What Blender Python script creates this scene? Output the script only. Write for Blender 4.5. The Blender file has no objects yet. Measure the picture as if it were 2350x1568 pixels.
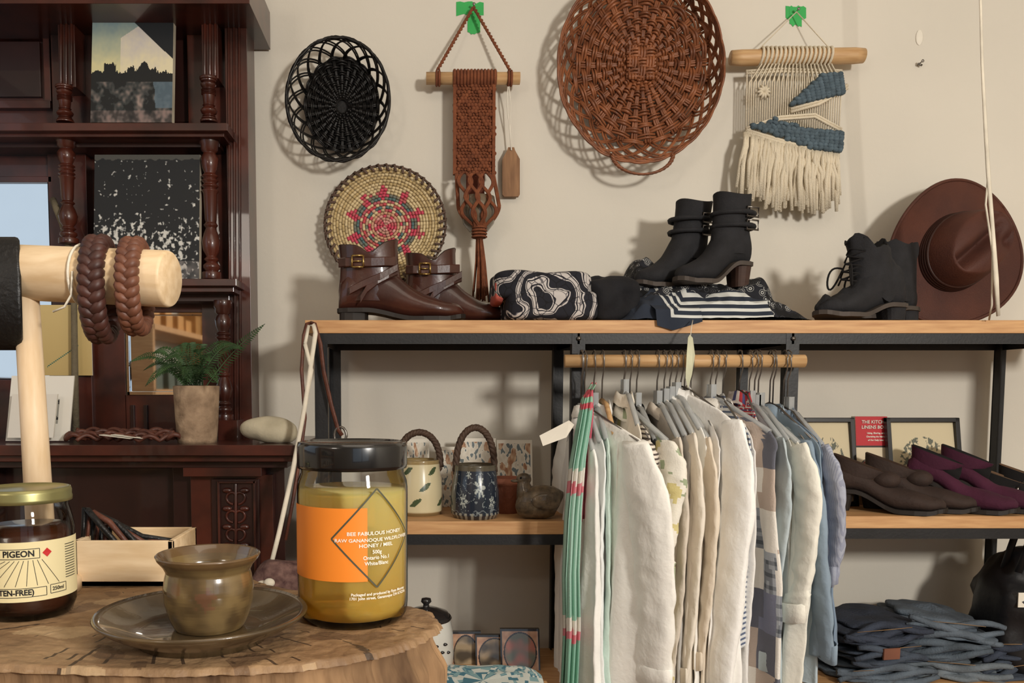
import bpy, math, random
from mathutils import Vector, Matrix, noise
random.seed(7)
F=1900.0; PITCH=math.radians(4.0); VX=975.0; HY=900.0; CZ=1.15
PY0=HY+F*math.tan(PITCH)
def P(px,py,d):
    a=(px-VX)/F; b=-(py-PY0)/F
    dy=math.cos(PITCH)+b*math.sin(PITCH); dz=-math.sin(PITCH)+b*math.cos(PITCH)
    k=d/dy
    return Vector((a*k,d,CZ+dz*k))
cam_d=bpy.data.cameras.new('camera'); cam=bpy.data.objects.new('camera',cam_d)
bpy.context.scene.collection.objects.link(cam)
cam.location=(0,0,CZ); cam.rotation_euler=(math.pi/2-PITCH,0,0)
cam_d.sensor_width=36; cam_d.lens=F/2350*36
cam_d.shift_x=(1175-VX)/2350; cam_d.shift_y=(PY0-784)/2350
cam_d.clip_start=.01
bpy.context.scene.camera=cam
try: bpy.context.scene.view_settings.view_transform='Standard'
except Exception as e: print(e)

def L1(c):
    c=c/255.0
    return c/12.92 if c<=.04045 else ((c+.055)/1.055)**2.4
def C(r,g,b): return (L1(r),L1(g),L1(b),1)
# ---------------------------------------------------------------- materials
def base(name):
    m=bpy.data.materials.new(name); m.use_nodes=True
    nt=m.node_tree; return m,nt,nt.nodes['Principled BSDF']
def addnoise(nt,scale,vec=None,detail=4,mscale=None):
    tc=nt.nodes.new('ShaderNodeTexCoord'); n=nt.nodes.new('ShaderNodeTexNoise')
    n.inputs['Scale'].default_value=scale; n.inputs['Detail'].default_value=detail
    if mscale:
        mp=nt.nodes.new('ShaderNodeMapping'); mp.inputs['Scale'].default_value=mscale
        nt.links.new(tc.outputs['Object'],mp.inputs['Vector']); nt.links.new(mp.outputs['Vector'],n.inputs['Vector'])
    else: nt.links.new(tc.outputs['Object'],n.inputs['Vector'])
    return n
def M(name,col,rough=.6,metal=0,var=.18,scale=15,bump=.0,bscale=150,trans=0,coat=0,ior=1.45,c2=None,mscale=None,lo=.3,hi=.7):
    m,nt,p=base(name); c=C(*col)
    if c2: ca,cb=c,C(*c2)
    else:
        ca=tuple(x*(1-var) for x in c[:3])+(1,); cb=tuple(min(1,x*(1+var)) for x in c[:3])+(1,)
    n=addnoise(nt,scale,mscale=mscale)
    r=nt.nodes.new('ShaderNodeValToRGB'); r.color_ramp.elements[0].color=ca; r.color_ramp.elements[1].color=cb
    r.color_ramp.elements[0].position=lo; r.color_ramp.elements[1].position=hi
    nt.links.new(n.outputs['Fac'],r.inputs['Fac']); nt.links.new(r.outputs['Color'],p.inputs['Base Color'])
    p.inputs['Roughness'].default_value=rough; p.inputs['Metallic'].default_value=metal
    p.inputs['Transmission Weight'].default_value=trans; p.inputs['IOR'].default_value=ior
    p.inputs['Coat Weight'].default_value=coat
    if bump:
        n2=addnoise(nt,bscale,mscale=mscale); b=nt.nodes.new('ShaderNodeBump'); b.inputs['Strength'].default_value=bump; b.inputs['Distance'].default_value=.004
        nt.links.new(n2.outputs['Fac'],b.inputs['Height']); nt.links.new(b.outputs['Normal'],p.inputs['Normal'])
    return m
def ATT(name,rough=.7,coat=0,bump=0,bscale=400):
    m,nt,p=base(name); a=nt.nodes.new('ShaderNodeAttribute'); a.attribute_name='Col'
    nt.links.new(a.outputs['Color'],p.inputs['Base Color']); p.inputs['Roughness'].default_value=rough
    p.inputs['Coat Weight'].default_value=coat
    if bump:
        n2=addnoise(nt,bscale); b=nt.nodes.new('ShaderNodeBump'); b.inputs['Strength'].default_value=bump; b.inputs['Distance'].default_value=.003
        nt.links.new(n2.outputs['Fac'],b.inputs['Height']); nt.links.new(b.outputs['Normal'],p.inputs['Normal'])
    return m
def ramp(nt,src,stops,const=True):
    r=nt.nodes.new('ShaderNodeValToRGB'); cr_=r.color_ramp
    if const: cr_.interpolation='CONSTANT'
    cr_.elements[0].position=stops[0][0]; cr_.elements[0].color=stops[0][1]
    cr_.elements[1].position=stops[1][0]; cr_.elements[1].color=stops[1][1]
    for p,c in stops[2:]:
        e=cr_.elements.new(p); e.color=c
    nt.links.new(src,r.inputs['Fac']); return r.outputs['Color']
def mixn(nt,a,b_,fac,mode='MIX'):
    mx=nt.nodes.new('ShaderNodeMix'); mx.data_type='RGBA'; mx.blend_type=mode
    for s_,i in ((fac,0),(a,6),(b_,7)):
        if hasattr(s_,'links') : nt.links.new(s_,mx.inputs[i])
        else: mx.inputs[i].default_value=s_
    return mx.outputs[2]
m_wall=M('wall_plaster',(214,208,195),.85,var=.05,scale=1.6,bump=.12,bscale=60)
m_floor=M('floor_wood',(120,85,55),.5,scale=6,mscale=(1,8,1))
m_ceil=M('ceiling_paint',(215,208,195),.9)
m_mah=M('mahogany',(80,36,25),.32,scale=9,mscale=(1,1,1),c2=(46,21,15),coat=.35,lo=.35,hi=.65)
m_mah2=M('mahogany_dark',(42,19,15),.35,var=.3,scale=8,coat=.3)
m_black=M('black_iron',(22,22,24),.5,var=.3,bump=.1)
m_pine=M('pine_board',(210,166,116),.55,c2=(180,132,86),scale=10,mscale=(1,12,12))
m_dowel=M('dowel_wood',(206,170,124),.5,c2=(182,142,96),scale=12,mscale=(1,10,10))
m_beech=M('beech_wood',(238,214,178),.45,c2=(216,186,144),scale=20,mscale=(1,6,6))
m_beechv=M('beech_wood_upright',(236,212,180),.45,c2=(218,188,148),scale=20,mscale=(6,6,1))
m_att=ATT('painted_surface',.65); m_attgloss=ATT('painted_glaze',.2,.6); m_attcloth=ATT('printed_cloth',.9,0,.3,300)
m_mirror=M('mirror_glass',(225,228,230),.03,1,var=.01)
m_green=M('green_tape',(52,170,84),.6,var=.08)
m_steel=M('hanger_steel',(130,125,120),.3,.9)
m_clear=M('clear_plastic',(215,218,218),.15,trans=.6,var=.02)
m_white=M('white_cord',(222,214,196),.8,bump=.2,bscale=500)
m_paper=M('paper_tag',(228,222,208),.8,var=.05)
m_wick=M('brown_wicker',(150,92,58),.45,c2=(92,52,32),scale=30)
m_bwick=M('black_wicker',(20,18,17),.45,var=.4,scale=40)
m_rust=M('rust_macrame_cord',(138,80,50),.9,bump=.6,bscale=600,c2=(106,58,36),scale=60)
m_cream=M('cream_wool',(222,210,186),.95,bump=.6,bscale=500,var=.08)
m_bluew=M('blue_wool',(84,100,110),.95,bump=.6,bscale=500,var=.3,scale=60)
def thin_glass(name):
    m=bpy.data.materials.new(name); m.use_nodes=True; nt=m.node_tree; nt.nodes.clear()
    o=nt.nodes.new('ShaderNodeOutputMaterial'); mx=nt.nodes.new('ShaderNodeMixShader'); t=nt.nodes.new('ShaderNodeBsdfTransparent'); g=nt.nodes.new('ShaderNodeBsdfGlossy'); f=nt.nodes.new('ShaderNodeFresnel')
    t.inputs[0].default_value=(.97,.98,.97,1); g.inputs['Roughness'].default_value=.03; f.inputs[0].default_value=1.42
    nt.links.new(f.outputs[0],mx.inputs[0]); nt.links.new(t.outputs[0],mx.inputs[1]); nt.links.new(g.outputs[0],mx.inputs[2]); nt.links.new(mx.outputs[0],o.inputs[0]); return m
m_glass=thin_glass('clear_glass')
def batikmat():
    m,nt,p=base('batik_cloth'); tc=nt.nodes.new('ShaderNodeTexCoord')
    w=nt.nodes.new('ShaderNodeTexWave'); w.wave_type='RINGS'; w.rings_direction='Y'; w.inputs['Scale'].default_value=7; w.inputs['Distortion'].default_value=9; w.inputs['Detail'].default_value=1.5; w.inputs['Detail Scale'].default_value=2.2
    nt.links.new(tc.outputs['Object'],w.inputs['Vector'])
    c=ramp(nt,w.outputs['Fac'],[(0,C(24,25,34)),(.42,C(96,92,100)),(.47,C(196,190,184)),(.66,C(96,92,100)),(.70,C(24,25,34)),(.86,C(190,184,180))])
    v=nt.nodes.new('ShaderNodeTexVoronoi'); v.feature='DISTANCE_TO_EDGE'; v.inputs['Scale'].default_value=42; nt.links.new(tc.outputs['Object'],v.inputs['Vector'])
    k=ramp(nt,v.outputs['Distance'],[(0,(.25,.25,.28,1)),(.035,(1,1,1,1))])
    nt.links.new(mixn(nt,c,k,1.0,'MULTIPLY'),p.inputs['Base Color']); p.inputs['Roughness'].default_value=.9; return m
m_batik=batikmat()
def paisleynodes(nt):
    tc=nt.nodes.new('ShaderNodeTexCoord'); v=nt.nodes.new('ShaderNodeTexVoronoi'); v.inputs['Scale'].default_value=55; nt.links.new(tc.outputs['Object'],v.inputs['Vector'])
    d=C(22,24,32); wv=C(176,176,172)
    c=ramp(nt,v.outputs['Distance'],[(0,wv),(.10,d),(.24,wv),(.31,d),(.46,wv),(.50,d)])
    n=addnoise(nt,28); k=ramp(nt,n.outputs['Fac'],[(0,(.1,.1,.12,1)),(.46,(1,1,1,1))])
    return mixn(nt,c,k,1.0,'MULTIPLY')
m,nt,p=base('paisley_bandana_cloth'); nt.links.new(paisleynodes(nt),p.inputs['Base Color']); p.inputs['Roughness'].default_value=.9; m_pais=m
m,nt,p=base('striped_bandana_cloth'); a=nt.nodes.new('ShaderNodeAttribute'); a.attribute_name='st'
sx=nt.nodes.new('ShaderNodeSeparateXYZ'); nt.links.new(a.outputs['Vector'],sx.inputs[0])
nv_=C(34,42,56); wt_=C(206,208,204)
cs=ramp(nt,sx.outputs[0],[(0,nv_),(.14,wt_),(.18,nv_),(.25,wt_),(.30,nv_),(.36,wt_),(.42,nv_),(.50,wt_),(.58,nv_)])
fz=ramp(nt,sx.outputs[1],[(0,(0,0,0,1)),(.5,(1,1,1,1))])
nt.links.new(mixn(nt,cs,paisleynodes(nt),fz),p.inputs['Base Color']); p.inputs['Roughness'].default_value=.9; m_strb=m
def setst(ob,fn):
    at=ob.data.attributes.new('st','FLOAT_VECTOR','POINT'); buf=[]
    for v in ob.data.vertices: buf+=list(fn(v.co+ob.location))
    at.data.foreach_set('vector',buf)
# ---------------------------------------------------------------- builder
class B:
    def __init__(s,name): s.n=name; s.v=[]; s.f=[]; s.mi=[]; s.mats=[]; s.sm=[]; s.c=[]; s.hasc=False
    def add(s,vs,fs,mat,smooth=True,X=None,colf=None,cols=None):
        o=len(s.v)
        vs=[Vector(v) for v in vs]
        if X is not None: vs=[X@v for v in vs]
        s.v+=vs
        if mat not in s.mats: s.mats.append(mat)
        k=s.mats.index(mat)
        for i,f in enumerate(fs):
            s.f.append(tuple(o+j for j in f)); s.mi.append(k); s.sm.append(smooth)
            if cols: s.c.append(C(*cols[i])); s.hasc=True
            elif colf:
                cc=Vector((0,0,0))
                for j in f: cc+=vs[j]
                s.c.append(C(*colf(cc/len(f)))); s.hasc=True
            else: s.c.append((1,1,1,1))
    def box(s,c,sz,mat,X=None,**k):
        x,y,z=c; a,b_,d=sz[0]/2,sz[1]/2,sz[2]/2
        vs=[(x+i*a,y+j*b_,z+l*d) for i in(-1,1) for j in(-1,1) for l in(-1,1)]
        fs=[(0,1,3,2),(4,6,7,5),(0,4,5,1),(2,3,7,6),(0,2,6,4),(1,5,7,3)]
        s.add(vs,fs,mat,False,X,**k)
    def pbox(s,x0,y0,x1,y1,d0,d1,mat,**k):
        ym=(y0+y1)/2; xm=(x0+x1)/2
        xa=P(x0,ym,d0).x; xb=P(x1,ym,d0).x; za=P(xm,y1,d0).z; zb=P(xm,y0,d0).z
        s.box(((xa+xb)/2,(d0+d1)/2,(za+zb)/2),(xb-xa,d1-d0,zb-za),mat,**k)
    def loft(s,rings,mat,closed=True,cap0=True,cap1=True,X=None,smooth=True,**k):
        n=len(rings[0]); vs=[p for r in rings for p in r]; fs=[]
        for i in range(len(rings)-1):
            for j in range(n if closed else n-1):
                j2=(j+1)%n
                fs.append((i*n+j,i*n+j2,(i+1)*n+j2,(i+1)*n+j))
        if closed and cap0: fs.append(tuple(range(n))[::-1])
        if closed and cap1: fs.append(tuple((len(rings)-1)*n+j for j in range(n)))
        s.add(vs,fs,mat,smooth,X,**k)
    def tube(s,pts,r,mat,n=6,closed=False,X=None,flat=1,**k):
        pts=[Vector(p) for p in pts]; m=len(pts); rings=[]; nrm=None
        for i,p in enumerate(pts):
            if closed: t=pts[(i+1)%m]-pts[i-1]
            else: t=pts[min(i+1,m-1)]-pts[max(i-1,0)]
            if t.length<1e-9: t=Vector((0,0,1))
            t.normalize()
            if nrm is None:
                nrm=t.orthogonal() if abs(t.y)>.9 else t.cross(Vector((0,1,0)))
            nrm=nrm-t*nrm.dot(t)
            if nrm.length<1e-6: nrm=t.orthogonal()
            nrm.normalize(); bn=t.cross(nrm)
            rr=r[i] if isinstance(r,(list,tuple)) else r
            rings.append([p+nrm*math.cos(2*math.pi*j/n)*rr+bn*math.sin(2*math.pi*j/n)*rr*flat for j in range(n)])
        if closed: rings.append(rings[0])
        s.loft(rings,mat,True,not closed,not closed,X,**k)
    def lathe(s,prof,mat,c=(0,0,0),n=40,X=None,cap0=False,cap1=False,**k):
        rings=[[(c[0]+r*math.cos(2*math.pi*j/n),c[1]+r*math.sin(2*math.pi*j/n),c[2]+z) for j in range(n)] for r,z in prof]
        s.loft(rings,mat,True,cap0,cap1,X,**k)
    def sup(s,c,r,mat,e=1,X=None,nz=0,nsc=20,nu=28,nv=18,seed=0,**k):
        def sp(v,e): return math.copysign(abs(v)**e,v)
        rings=[]
        for i in range(nv+1):
            ph=-math.pi/2+math.pi*i/nv; ring=[]
            for j in range(nu):
                t=2*math.pi*j/nu
                p=Vector((sp(math.cos(ph),e)*sp(math.cos(t),e)*r[0],sp(math.cos(ph),e)*sp(math.sin(t),e)*r[1],sp(math.sin(ph),e)*r[2]))
                if nz:
                    q=p*nsc+Vector((seed,seed*2.3,0)); p=p+p.normalized()*noise.noise(q)*nz
                ring.append(p+Vector(c))
            rings.append(ring)
        s.loft(rings,mat,True,False,False,X,**k)
    def done(s,bevel=0,sub=0,solid=0):
        ctr=Vector((0,0,0))
        if s.v:
            lo=Vector((min(v[i] for v in s.v) for i in range(3))); hi=Vector((max(v[i] for v in s.v) for i in range(3))); ctr=(lo+hi)/2
        me=bpy.data.meshes.new(s.n); me.from_pydata([tuple(v-ctr) for v in s.v],[],s.f)
        for m in s.mats: me.materials.append(m)
        me.polygons.foreach_set('material_index',s.mi); me.polygons.foreach_set('use_smooth',s.sm)
        if s.hasc:
            ca=me.color_attributes.new('Col','FLOAT_COLOR','CORNER'); buf=[]
            for f,c in zip(s.f,s.c): buf+=list(c)*len(f)
            ca.data.foreach_set('color',buf)
        me.update()
        ob=bpy.data.objects.new(s.n,me); ob.location=ctr; bpy.context.scene.collection.objects.link(ob)
        if solid: md=ob.modifiers.new('s','SOLIDIFY'); md.thickness=solid; md.offset=0
        if bevel: md=ob.modifiers.new('b','BEVEL'); md.width=bevel; md.segments=2; md.limit_method='ANGLE'; md.angle_limit=math.radians(50)
        if sub: md=ob.modifiers.new('u','SUBSURF'); md.levels=sub; md.render_levels=sub
        return ob
def text2d(txt,size,align='CENTER',bold=0):
    cu=bpy.data.curves.new('t','FONT'); cu.body=txt; cu.size=size; cu.align_x=align; cu.resolution_u=3; cu.offset=bold
    ob=bpy.data.objects.new('t',cu); bpy.context.scene.collection.objects.link(ob)
    bpy.context.view_layer.update()
    me=bpy.data.meshes.new_from_object(ob.evaluated_get(bpy.context.evaluated_depsgraph_get()))
    vs=[v.co.copy() for v in me.vertices]; fs=[tuple(p.vertices) for p in me.polygons]
    bpy.data.objects.remove(ob); bpy.data.curves.remove(cu); bpy.data.meshes.remove(me)
    return vs,fs
def cyltext(b,txt,size,c,R,phi,z,mat,bold=0,sx=1):
    vs,fs=text2d(txt,size,'CENTER',bold)
    b.add([(c[0]+R*math.sin(phi+v.x*sx/R),c[1]-R*math.cos(phi+v.x*sx/R),z+v.y) for v in vs],fs,mat,False)
def cylpatch(b,c,R,p0,p1,z0,z1,mat,n=24,**k):
    vs=[];fs=[]
    for i in range(n+1):
        p=p0+(p1-p0)*i/n
        for z in (z0,z1): vs.append((c[0]+R*math.sin(p),c[1]-R*math.cos(p),z))
    for i in range(n): fs.append((2*i,2*i+2,2*i+3,2*i+1))
    b.add(vs,fs,mat,True,**k)
def cylline(b,c,R,pts,w,mat):
    for (p0,z0),(p1,z1) in zip(pts[:-1],pts[1:]):
        n=10; vs=[];fs=[]
        dx=(p1-p0)*R; dz=z1-z0; l=math.hypot(dx,dz) or 1; nx,nz=-dz/l*w/2,dx/l*w/2
        for i in range(n+1):
            t=i/n; p=p0+(p1-p0)*t; z=z0+dz*t
            for sg in(-1,1):
                pp=p+sg*nx/R; vs.append((c[0]+R*math.sin(pp),c[1]-R*math.cos(pp),z+sg*nz))
        for i in range(n): fs.append((2*i,2*i+2,2*i+3,2*i+1))
        b.add(vs,fs,mat,False)
def imgbox(b,x0,y0,x1,y1,d,th,fn,nu,nv,mat_edge,mat=None,lean=0):
    mat=mat or m_att
    xa=P(x0,(y0+y1)/2,d).x; xb=P(x1,(y0+y1)/2,d).x; zt=P((x0+x1)/2,y0,d).z; zb=P((x0+x1)/2,y1,d).z
    vs=[];fs=[];cols=[]
    for j in range(nv+1):
        for i in range(nu+1): vs.append((xa+(xb-xa)*i/nu,d+lean*(1-j/nv),zt+(zb-zt)*j/nv))
    for j in range(nv):
        for i in range(nu):
            a=j*(nu+1)+i; fs.append((a,a+nu+1,a+nu+2,a+1)); cols.append(fn((i+.5)/nu,(j+.5)/nv))
    b.add(vs,fs,mat,False,cols=cols)
    e=.0004
    q=[(xa,d+lean+e,zt),(xb,d+lean+e,zt),(xb,d+e,zb),(xa,d+e,zb)]; q2=[(x,y+th,z) for x,y,z in q]
    b.add(q+q2,[(0,1,2,3),(4,7,6,5),(0,4,5,1),(1,5,6,2),(2,6,7,3),(3,7,4,0)],mat_edge,False)
def nz(x,y=0,z=0): return noise.noise(Vector((x,y,z)))
def mixc(a,b,t):
    t=max(0,min(1,t)); return tuple(a[i]*(1-t)+b[i]*t for i in range(3))
def smooth(a,b_,t):
    t=max(0,min(1,(t-a)/(b_-a))); return t*t*(3-2*t)
WY=2.25
# ---------------------------------------------------------------- room
XL,XR,YF,ZC=-1.75,2.6,-2.2,2.75
def simple(name,c,sz,mat,bev=0):
    b=B(name); b.box(c,sz,mat); return b.done(bev)
simple('floor',((XL+XR)/2,(YF+WY)/2,-.05),(XR-XL+.4,WY-YF+.4,.1),m_floor)
simple('ceiling',((XL+XR)/2,(YF+WY)/2,ZC+.05),(XR-XL+.4,WY-YF+.4,.1),m_ceil)
simple('wall_back',((XL+XR)/2,WY+.05,ZC/2),(XR-XL+.2,.1,ZC),m_wall)
simple('wall_right',(XR+.05,(YF+WY)/2,ZC/2),(.1,WY-YF,ZC),m_wall)
b=B('wall_front')
wx0,wx1,wz0,wz1=.2,2.3,.8,2.4
b.box(((XL+wx0)/2,YF-.05,ZC/2),(wx0-XL,.1,ZC),m_wall); b.box(((XR+wx1)/2,YF-.05,ZC/2),(XR-wx1,.1,ZC),m_wall)
b.box(((wx0+wx1)/2,YF-.05,wz0/2),(wx1-wx0,.1,wz0),m_wall); b.box(((wx0+wx1)/2,YF-.05,(ZC+wz1)/2),(wx1-wx0,.1,ZC-wz1),m_wall); b.done()
b=B('window_1')
for x in (wx0+.03,(wx0+wx1)/2,wx1-.03): b.box((x,YF-.03,(wz0+wz1)/2),(.06,.06,wz1-wz0),m_mah)
for z in (wz0+.03,wz1-.03): b.box(((wx0+wx1)/2,YF-.03,z),(wx1-wx0,.06,.06),m_mah)
b.done(.004)
b=B('wall_left'); wy0,wy1,lz0,lz1=.15,1.35,1.15,2.45
b.box((XL-.05,(YF+wy0)/2,ZC/2),(.1,wy0-YF,ZC),m_wall); b.box((XL-.05,(WY+wy1)/2,ZC/2),(.1,WY-wy1,ZC),m_wall)
b.box((XL-.05,(wy0+wy1)/2,lz0/2),(.1,wy1-wy0,lz0),m_wall); b.box((XL-.05,(wy0+wy1)/2,(ZC+lz1)/2),(.1,wy1-wy0,ZC-lz1),m_wall); b.done()
b=B('window_2')
for y in (wy0+.03,wy1-.03): b.box((XL-.03,y,(lz0+lz1)/2),(.06,.06,lz1-lz0),m_mah)
for z in (lz0+.03,lz1-.03): b.box((XL-.03,(wy0+wy1)/2,z),(.06,wy1-wy0,.06),m_mah)
b.done(.004)
b=B('display_bookcase')
for z in (.3,.75,1.15,1.5,1.9): b.box((XL+.16,-.85,z),(.3,1.5,.03),m_pine)
for y in (-1.6,-.1): b.box((XL+.16,y,.96),(.3,.03,1.92),m_pine)
m_bx=[M('boxed_goods',c,.7) for c in ((150,90,60),(210,200,180),(90,100,90),(190,140,80))]
for i in range(26):
    z=(.315,.765,1.165,1.515)[i%4]; h=random.uniform(.08,.2); b.box((XL+.16,-1.5+.21*(i//4)+.02*(i%3),z+h/2),(.14,.12,h),m_bx[i%4])
b.done()
# ---------------------------------------------------------------- fireplace mantel
b=B('fireplace_mantel')
LX=-380
def turned(b,px,y0,y1,d,rpx,mat=m_mah):
    p0=P(px,y1,d); p1=P(px,y0,d); h=p1.z-p0.z; r=rpx*d/F
    pr=[(0,1.15),(.05,1.15),(.055,.7),(.08,1),(.10,1),(.12,.6),(.14,.9),(.16,.6),(.2,.95),(.26,1.1),(.32,.85),(.36,.6),(.38,.85),(.40,.6),(.42,.7),(.6,.8),(.62,1),(.635,.7),(.65,1),(.67,.7),(.69,1),(.705,.7),(.72,1),(.74,.65),(.78,.9),(.84,1.05),(.88,.7),(.9,1),(.93,1),(.945,1.15),(1,1.15)]
    b.lathe([(0.0001,0)]+[(q*r,t*h) for t,q in pr]+[(0.0001,h)],mat,(p0.x,d,p0.z),n=16)
b.pbox(LX,-60,566,1030,2.19,2.248,m_mah)
b.pbox(522,-60,572,1015,2.11,2.2,m_mah)
for x in (524,536,548): b.tube([P(x,-60,2.108),P(x+4,1000,2.108)],.0035,m_mah,6)
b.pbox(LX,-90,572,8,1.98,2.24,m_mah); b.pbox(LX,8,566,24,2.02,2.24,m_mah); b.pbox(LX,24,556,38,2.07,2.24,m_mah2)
b.pbox(118,20,212,290,2.15,2.2,m_mah); b.pbox(430,20,525,290,2.15,2.2,m_mah)
b.pbox(118,330,205,1000,2.15,2.2,m_mah)
b.pbox(462,300,525,1000,2.15,2.2,m_mah)
for (x0,y0,x1,y1) in [(-160,70,115,86),(-160,230,115,248),(-160,90,-150,230),(100,86,115,232),(-160,18,115,30)]:
    b.pbox(x0,y0,x1,y1,2.17,2.2,m_mah)
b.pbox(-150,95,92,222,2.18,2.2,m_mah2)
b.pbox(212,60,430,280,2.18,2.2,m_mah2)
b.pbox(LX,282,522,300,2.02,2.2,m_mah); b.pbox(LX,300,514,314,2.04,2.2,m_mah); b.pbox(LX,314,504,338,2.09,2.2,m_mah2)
b.pbox(LX,345,125,412,2.165,2.2,m_mah); b.pbox(205,338,470,352,2.16,2.2,m_mah)
b.pbox(196,640,542,656,2.02,2.2,m_mah); b.pbox(200,656,536,670,2.04,2.2,m_mah); b.pbox(206,670,526,692,2.09,2.2,m_mah2)
b.pbox(205,692,288,1000,2.16,2.2,m_mah); b.pbox(288,906,485,1010,2.16,2.2,m_mah); b.pbox(288,692,485,718,2.16,2.2,m_mah)
for x in (300,330,440): b.pbox(x,930,x+8,1005,2.15,2.2,m_mah2)
b.pbox(LX,872,200,1010,2.155,2.2,m_mah)
b.pbox(LX,405,118,418,2.15,2.2,m_mah)
b.pbox(134,38,172,200,2.09,2.15,m_mah)
for x in (140,152,164): b.tube([P(x,45,2.088),P(x,195,2.088)],.004,m_mah,6)
b.pbox(463,38,500,180,2.09,2.15,m_mah)
for x in (470,482,494): b.tube([P(x,45,2.088),P(x,175,2.088)],.004,m_mah,6)
turned(b,150,198,282,2.08,17); turned(b,480,178,282,2.08,17)
turned(b,158,312,560,2.08,19); turned(b,486,312,642,2.08,19); turned(b,516,690,965,2.08,18)
b.pbox(500,965,545,1020,2.04,2.12,m_mah)
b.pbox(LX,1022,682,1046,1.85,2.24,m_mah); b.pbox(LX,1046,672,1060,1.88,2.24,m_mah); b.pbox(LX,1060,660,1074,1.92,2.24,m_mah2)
b.pbox(420,1074,600,1094,1.92,2.24,m_mah)
def pz(x0,x1,y0,d0,mat,z0=0.0):
    xa=P(x0,1250,d0).x; xb=P(x1,1250,d0).x; zt=P(x0,y0,d0).z; b.box(((xa+xb)/2,(d0+2.24)/2,(zt+z0)/2),(xb-xa,2.24-d0,zt-z0),mat)
pz(400,655,1070,1.99,m_mah2); pz(LX,0,1070,1.99,m_mah2); pz(-10,410,1074,2.03,m_mah2,z0=.72); pz(440,628,1090,1.965,m_mah)
pz(488,596,1100,1.955,m_mah2)
m_firebox=M('firebox_black',(14,12,12),.9); b.pbox(0,1300,400,2100,2.1,2.24,m_firebox)  # near-black block set into the firebox opening
for s_ in (-1,1):
    for k in range(5):
        cy=1140+k*42; pts=[]
        for i in range(14):
            t=i/13; a=t*4.6; rr=20*(1-t*.75)
            pts.append(P(541+s_*(6+rr*math.sin(a)*1.0),cy+rr*math.cos(a)*.9,1.952))
        b.tube(pts,.0035,m_mah,6)
        b.sup(P(541+s_*20,cy-14,1.95),(.012,.005,.007),m_mah,nu=10,nv=6)
b.tube([P(541,1110,1.952),P(541,1335,1.952)],.004,m_mah,6)
for sx in (500,582): b.pbox(sx,1105,sx+5,1345,1.945,1.96,m_mah)
b.pbox(500,1105,587,1110,1.945,1.96,m_mah); b.pbox(500,1340,587,1346,1.945,1.96,m_mah)
mantel=b.done(.002)
def kid(ob,par,nm):
    ob.parent=par; ob.matrix_parent_inverse=Matrix.Translation(par.location).inverted(); ob.name=nm
b=B('mirror_large'); b.pbox(LX+20,418,116,870,2.16,2.175,m_mirror); kid(b.done(),mantel,'mirror_large')
b=B('mirror_small'); b.pbox(292,720,484,905,2.165,2.18,m_mirror)
for (x0,y0,x1,y1) in [(290,716,484,724),(290,898,484,908),(288,716,297,908),(477,716,486,908)]: b.pbox(x0,y0,x1,y1,2.158,2.17,m_mirror)
kid(b.done(.002),mantel,'mirror_small')
# paintings
def pt1(u,v):
    n=nz(u*9,v*9,1.3)*.5+nz(u*25,v*25,4)*.3
    c=mixc((120,142,146),(214,206,158),v*2.3+n*.25)
    if u>.35 and abs(u-.75)<.42 and v>.02+abs(u-.62)*.55 and v<.55: c=mixc((196,190,188),(226,215,180),v*2+n*.6)
    tree=.52-.10*max(0,nz(u*7,3)*2)-.06*abs(nz(u*30,7))
    if .15<u<.3: tree=min(tree,.42+.05*nz(u*40))
    if .55<u<.8: tree-=.04
    if v>tree:
        c=(22,24,24) if n<.05+ (v-.7)*.6 or v<.62 else (70,72,70)
        if v>.60 and n>-.06: c=mixc((46,50,50),(150,132,124),n*2.2)
        if v>.88: c=mixc(c,(138,116,110),.5+n)
    if u>.78+nz(v*9,2)*.05 and .60<v<.86: c=mixc(c,(92,112,126),.8)
    if v<(u-.5)*.75: c=(20,24,28)
    return c
def pt2(u,v):
    d=nz(u*26,v*26,2)+.55*nz(u*60,v*60,5)+.3*nz(u*8,v*8,7)
    zone=smooth(.34,.78,v)*(1.1-u*.5)
    thr=.60-.66*zone-.1*(nz(u*4,v*4,9)>0.1)*smooth(.15,.4,v)
    if abs(u-.35)<.12 and .12<v<.3: thr-=.08
    c=(20,23,26)
    if d>thr: c=mixc((110,112,112),(205,204,198),(d-thr)*4)
    if v>.86: c=mixc(c,(150,142,138),.45+.5*nz(u*15,v*15))
    if v<.04+.02*nz(u*20): c=(70,70,66)
    return c
m_cedge=M('canvas_edge',(190,180,160),.8)
b=B('landscape_painting'); imgbox(b,204,36,392,281,2.05,.02,pt1,130,170,m_cedge,lean=.03); b.done()
b=B('abstract_painting'); imgbox(b,210,347,454,640,2.05,.02,pt2,170,204,m_cedge,lean=.03); b.done()
def card1(u,v):
    if .45<u<.8 and .35<v<.75:
        return (30,30,32) if (nz(u*20,v*20)>.05 or (.5<u<.62 and v>.5)) else (150,148,140)
    return (226,222,212)
b=B('greeting_card'); imgbox(b,10,862,156,1012,1.95,.004,card1,50,50,m_paper,lean=.04); b.done()
def card2(u,v):
    if abs((u-.1)*.5-(1-v-.1))<.01+.006*nz(u*30) and .15<u<.75: return (70,110,90)
    return mixc((206,182,124),(190,164,106),v)
b=B('manila_card'); imgbox(b,88,700,210,862,2.13,.003,card2,60,60,m_paper); b.done()
b=B('framed_photo')
imgbox(b,15,905,120,1005,1.92,.006,lambda u,v:(28,28,30) if .3<u<.7 and .25<v and nz(u*8,v*8)>-.2 else (215,210,200),30,30,m_paper,lean=.03); b.done()
b=B('driftwood_twig')
m_bark=M('twig_bark',(110,100,80),.9,bump=.5)
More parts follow.
